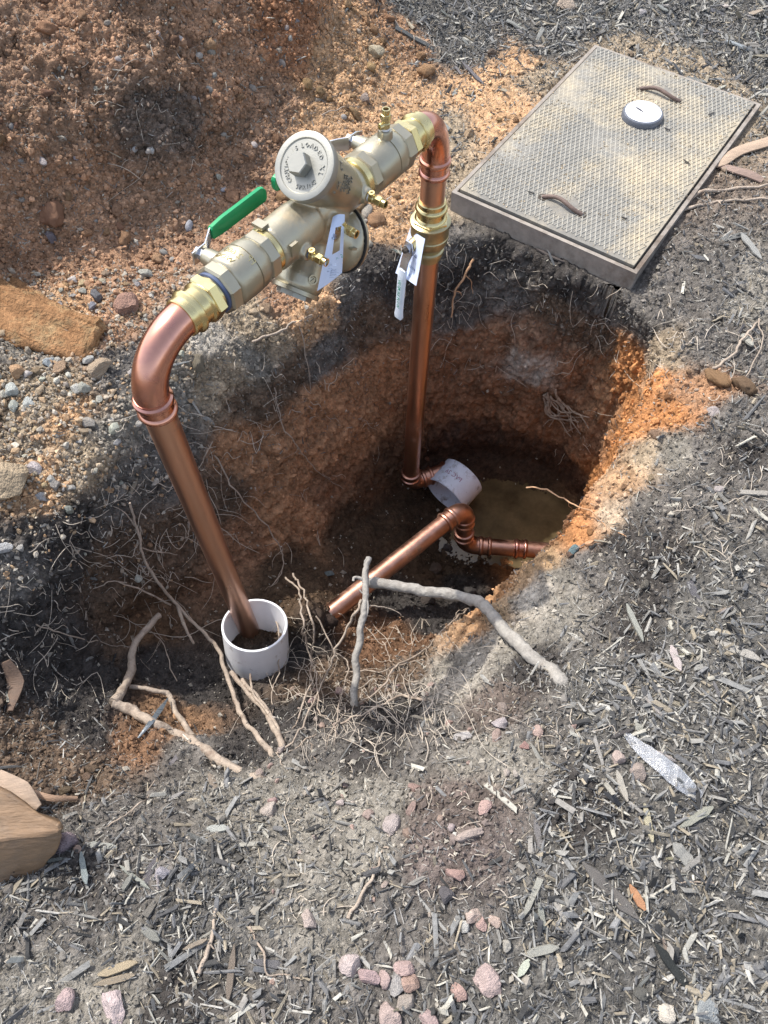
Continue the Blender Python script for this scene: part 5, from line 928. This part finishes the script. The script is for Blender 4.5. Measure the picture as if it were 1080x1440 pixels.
# ------------------------------------------------------------------ scatter
fdep = (gv-CP)@cF; fu = 540+F_PX*(gv[:, 0]/fdep); fvv = 720-F_PX*((gv-CP)@cU)/fdep
vis = (np.arange(len(gv)) < NF) & (fdep > .3) & (fu > -60) & (fu < 1140) & (fvv > -60) & (fvv < 1500) & ~inlid
ba = pr_bot  # pipe clearances are not needed: pieces are small
def choose(w, n):
    w = np.where(vis, w, 0); w = w/w.sum(); return rng.choice(len(w), size=n, p=w)
slopeok = vn[:, 2].clip(0, 1)
grey = np.array([(.24,.235,.22),(.17,.17,.17),(.31,.30,.275),(.12,.12,.122),(.21,.20,.185),(.37,.355,.31),(.07,.07,.072),(.27,.235,.18),(.045,.045,.045),(.19,.19,.185)])
# individual chips (largest) and individual stones / clods
def region(k):
    u, v = fu[k], fvv[k]
    if v < 300: return 'beyond the hole' if u < 640 else ('between the meter box and the top edge' if v < 130 else 'right of the meter box')
    if v < 700: return 'on the right bank' if u > 540 else 'on the left slope'
    if v < 1000: return 'right of the hole' if u > 620 else 'at the near left of the hole'
    return ('at the bottom right' if v > 1230 else 'below the plastic wrapper') if u > 720 else ('at the bottom centre' if u > 380 else 'at the bottom left')
def tone(c):
    m = max(c); w = c[0]/max(c[2], .01)
    return ('dark' if m < .15 else 'pale' if m > .3 else 'mid') + (' brown' if w > 1.3 else ' grey')
wch = chipd**1.5*slopeok
for k in choose(wch, 262):
    L_ = float(np.clip(rng.lognormal(math.log(.021), .35), .013, .045)); cc_ = random.choice(grey); put('wood_chip', CHIP[random.randrange(8)], gv[k], nrm(vn[k]+rng.normal(size=3)*.28+[0, 0, .3]), (L_, L_*random.uniform(.08, .30), random.uniform(.0012, .003)), sink=-.5,
        label=f'{tone(cc_)} '+('long' if L_ > .022 else 'short')+' wood chip in the mulch '+region(k), cat='wood chip', group='larger wood chips in the mulch', color=cc_, tilt=random.uniform(-.25, .25))
wst = np.where(colr[:, 0] > 1.35*colr[:, 2], 1, .15)*crumbd*(hw < .2)
for k in choose(np.where((fu < 520) & (fvv < 420), 1, 0)*crumbd*slopeok, 90):
    s_ = float(np.clip(rng.lognormal(math.log(.0075), .35), .004, .014)); put('river_stone', random.choice(PEB), gv[k], vn[k], (s_, s_*random.uniform(.6, .9), s_*.6), sink=.3, label='small grey pebble bedded '+('high in' if fvv[k] < 140 else 'midway up' if fvv[k] < 280 else 'at the foot of')+' the red soil bank '+('at the left edge' if fu[k] < 140 else 'toward the valve' if fu[k] > 280 else 'in its middle'), cat='stone', group='pebbles in the red bank', color=random.choice([(.33,.31,.28),(.28,.25,.22),(.36,.31,.25),(.24,.23,.22)]))
for k in choose(np.where((fu < 260) & (fvv > 380) & (fvv < 830), 1, 0)*crumbd*slopeok, 170):
    s_ = float(np.clip(rng.lognormal(math.log(.009), .4), .005, .02)); cc_ = random.choice([(.38,.36,.32),(.30,.29,.27),(.42,.32,.21),(.38,.25,.15),(.46,.44,.39)]); up_ = 'upper' if fvv[k] < 600 else 'lower'; put('rock', random.choice(ROCK), gv[k], vn[k], (s_, s_*random.uniform(.6, .9), s_*.7), sink=.2, label=f'{tone(cc_)} '+('large' if s_ > .011 else 'small')+f' angular stone in the {up_} part of the left gravel', cat='stone', group='stones in the left gravel', color=cc_)
for k in choose(np.where((fvv > 960) & (fu > 380) & (fu < 860), 1, 0)*(.2+crumbd)*(1.1-chipd), 70):
    s_ = float(np.clip(rng.lognormal(math.log(.0075), .35), .004, .014)); put('rock', random.choice(ROCK), gv[k], vn[k], (s_, s_*random.uniform(.6, .9), s_*.7), sink=.25, label='small pinkish stone '+('close to the hole edge' if fvv[k] < 1100 else 'on the grey mound' if fvv[k] < 1280 else 'near the bottom edge')+(' left of centre' if fu[k] < 560 else ' right of centre'), cat='stone', group='small pink stones in front of the hole', color=random.choice([(.36,.27,.235),(.32,.23,.20),(.36,.32,.29),(.38,.32,.27)]))
wcl = clodA*np.where((colr[:, 0] > 1.5*colr[:, 2]) & (hw < .05), 1, .02)*slopeok
for k in choose(wcl, 200):
    s_ = float(np.clip(rng.lognormal(math.log(.012), .45), .007, .034 if fvv[k] < 700 else .012)); c = colr[k]; c = c/max(c.max(), 1e-3)*min(.45, max(.2, c.max()))
    put('soil_clod', random.choice(CLOD), gv[k], nrm(vn[k]+[0, 0, .2]), (s_, s_*random.uniform(.7, 1), s_*random.uniform(.5, .8)), sink=.25, label=('big ' if s_ > .018 else 'small ')+'crumbly clay clod '+('high on the red bank' if fvv[k] < 200 and fu[k] < 420 else 'at the foot of the red bank' if fu[k] < 420 and fvv[k] < 420 else 'on the tan soil behind the valve' if fvv[k] < 330 else 'around the hole'), cat='clod', group='clods on the dug soil', color=c)
# masses
def mass(name, baseV, baseF, k, size, cols, m, label, cat, tilt=.35, off=.3, smooth_=False):
    n = len(k); z = vn[k]+rng.normal(size=(n, 3))*tilt; z /= np.linalg.norm(z, axis=1)[:, None]; a = rng.normal(size=(n, 3)); x = a-(a*z).sum(1)[:, None]*z; x /= np.linalg.norm(x, axis=1)[:, None]; y = np.cross(z, x)
    jv = baseV[None]*(1+.25*rng.normal(size=(n, len(baseV), 3)).clip(-1.5, 1.5)); L_ = jv*size[:, None, :]
    W = L_[..., 0:1]*x[:, None]+L_[..., 1:2]*y[:, None]+L_[..., 2:3]*z[:, None]+gv[k][:, None]+vn[k][:, None]*(size[:, 2]*off)[:, None, None]+(rng.normal(size=(n, 1, 3))*STEP*.5)
    F_ = baseF[None]+(np.arange(n)*len(baseV))[:, None, None]; me = mesh_np(name, W.reshape(-1, 3), F_.reshape(-1, baseF.shape[1]), np.repeat(cols, len(baseV), 0), smooth_, m)
    return obj(name, me, None, (0, 0, 0), label, cat, kind='stuff')
bv = np.array([(-1, -.7, -1), (-1.1, .5, -1), (-.9, .4, .8), (-1, -.6, .6), (1, -.5, -.9), (.9, .7, -1), (1, .5, .7), (1.1, -.4, .9)], float); bf = np.array([(0, 3, 2, 1), (4, 5, 6, 7), (0, 1, 5, 4), (2, 3, 7, 6), (0, 4, 7, 3), (1, 2, 6, 5)])
patch = np.exp(1.3*fbm(gv, 7, 3)); n = 31000; k = choose(chipd**1.9*(.25+slopeok)*patch, n); L_ = np.clip(rng.lognormal(math.log(.0066), .70, n), .002, .036); sz = np.c_[L_*.9, np.clip(L_*np.exp(rng.normal(-1.75, .6, n)), .0006, .008), rng.uniform(.0005, .0020, n)]
gc_ = grey[rng.integers(0, len(grey), n)]*rng.uniform(.75, 1.18, (n, 1)); mass('wood_mulch', bv, bf, k, sz, gc_, M['chip'], 'dense layer of weathered grey shredded mulch', 'mulch', .5, 1.0)
sv = np.array([(-1, -.8, -.5), (-.9, .8, -.5), (-1, 0, 1), (1, -.5, -.5), (1.1, .5, -.4), (1, 0, .6)], float); sf_ = np.array([(0, 2, 1), (3, 4, 5), (0, 1, 4), (0, 4, 3), (1, 2, 5), (1, 5, 4), (2, 0, 3), (2, 3, 5)])
n = 58000; k = choose(np.maximum(chipd, .16)*(hw < .6)*(crumbd+.2), n); L_ = np.clip(rng.lognormal(math.log(.0040), .55, n), .0014, .014); sz = np.c_[L_, np.clip(L_*rng.uniform(.07, .25, n), .0004, .0018), rng.uniform(.0004, .0011, n)]
gc_ = grey[rng.integers(0, len(grey), n)]*rng.uniform(.6, 1.5, (n, 1)); mass('mulch_fines', sv, sf_, k, sz, gc_, M['chip'], 'fine dark and grey shreds between the wood chips', 'mulch', .9, 1.0)
ov = np.array([(1, 0, 0), (-1, 0, 0), (0, 1, 0), (0, -1, 0), (0, 0, 1), (0, 0, -1)], float); of = np.array([(0, 2, 4), (2, 1, 4), (1, 3, 4), (3, 0, 4), (2, 0, 5), (1, 2, 5), (3, 1, 5), (0, 3, 5)])
n = 56000; k = choose(((crumbd+.18)**1.4)*(.45+slopeok)*(fdep**-1.0), n); s_ = np.clip(rng.lognormal(math.log(.0026), .5, n), .0012, .011); sz = np.c_[s_, s_*rng.uniform(.6, 1, n), s_*rng.uniform(.5, .9, n)]
cc = colr[k]*rng.uniform(.7, 1.5, (n, 1)); lt = rng.random(n) < .09; cc[lt] = np.array([.36, .33, .28])*rng.uniform(.6, 1.2, (lt.sum(), 1)); mass('soil_crumbs', ov, of, k, sz, cc, M['crumb'], 'loose soil crumbs and grit over the ground', 'soil crumbs', .5, .3)
ph = (1+5**.5)/2; iv = np.array([(-1,ph,0),(1,ph,0),(-1,-ph,0),(1,-ph,0),(0,-1,ph),(0,1,ph),(0,-1,-ph),(0,1,-ph),(ph,0,-1),(ph,0,1),(-ph,0,-1),(-ph,0,1)])/1.9
if_ = np.array([(0,11,5),(0,5,1),(0,1,7),(0,7,10),(0,10,11),(1,5,9),(5,11,4),(11,10,2),(10,7,6),(7,1,8),(3,9,4),(3,4,2),(3,2,6),(3,6,8),(3,8,9),(4,9,5),(2,4,11),(6,2,10),(8,6,7),(9,8,1)])
n = 15000; k = choose(clodA*np.where(colr[:, 0] > 1.35*colr[:, 2], 1, .25)*(1-.9*smooth(.05, .3, hw)), n); s_ = np.clip(rng.lognormal(math.log(.0042), .4, n), .002, .012); sz = np.c_[s_, s_*rng.uniform(.6, 1, n), s_*rng.uniform(.5, .9, n)]
mass('small_clods', iv, if_, k, sz, colr[k]*rng.uniform(.8, 1.3, (n, 1)), M['crumb'], 'small crumbly clods over the dug soil', 'small clods', .5, .1)
n = 3800; k = choose(np.where((fu < 270) & (fvv > 380) & (fvv < 830), 1, 0)*crumbd**2*slopeok, n); s_ = np.clip(rng.lognormal(math.log(.0042), .42, n), .002, .011); sz = np.c_[s_, s_*rng.uniform(.5, .9, n), s_*rng.uniform(.4, .8, n)]
st_c = np.array([(.36,.31,.25),(.30,.26,.21),(.42,.30,.19),(.38,.25,.15),(.42,.38,.32)]); mass('gravel', iv, if_, k, sz, st_c[rng.integers(0, 5, n)]*rng.uniform(.7, 1.1, (n, 1)), M['crumb'], 'mixed grey and tan gravel on the left slope', 'gravel', .5, .3)
# grit on the meter box lid
n = 1500; gr_ = rng.random((n, 2)); V_ = []; cols = []
c0 = np.array([bp(a*BW, b_*BL, zt+.0015) for a, b_ in gr_]); dens = fbm(c0, 7, 3) > -.1; c0 = c0[dens]; n = len(c0)
s_ = rng.uniform(.0008, .0028, n); W = ov[None]*s_[:, None, None]*(1+.3*rng.normal(size=(n, 6, 3)))+c0[:, None]; me = mesh_np('lid_grit', W.reshape(-1, 3), (of[None]+(np.arange(n)*6)[:, None, None]).reshape(-1, 3), np.repeat(np.array([.5, .4, .27])*rng.uniform(.4, 1.2, (n, 1)), 6, 0), False, M['crumb'])
obj('lid_grit', me, None, (0, 0, 0), 'sandy grit sprinkled over the meter box lid', 'grit', kind='stuff')
print('done')
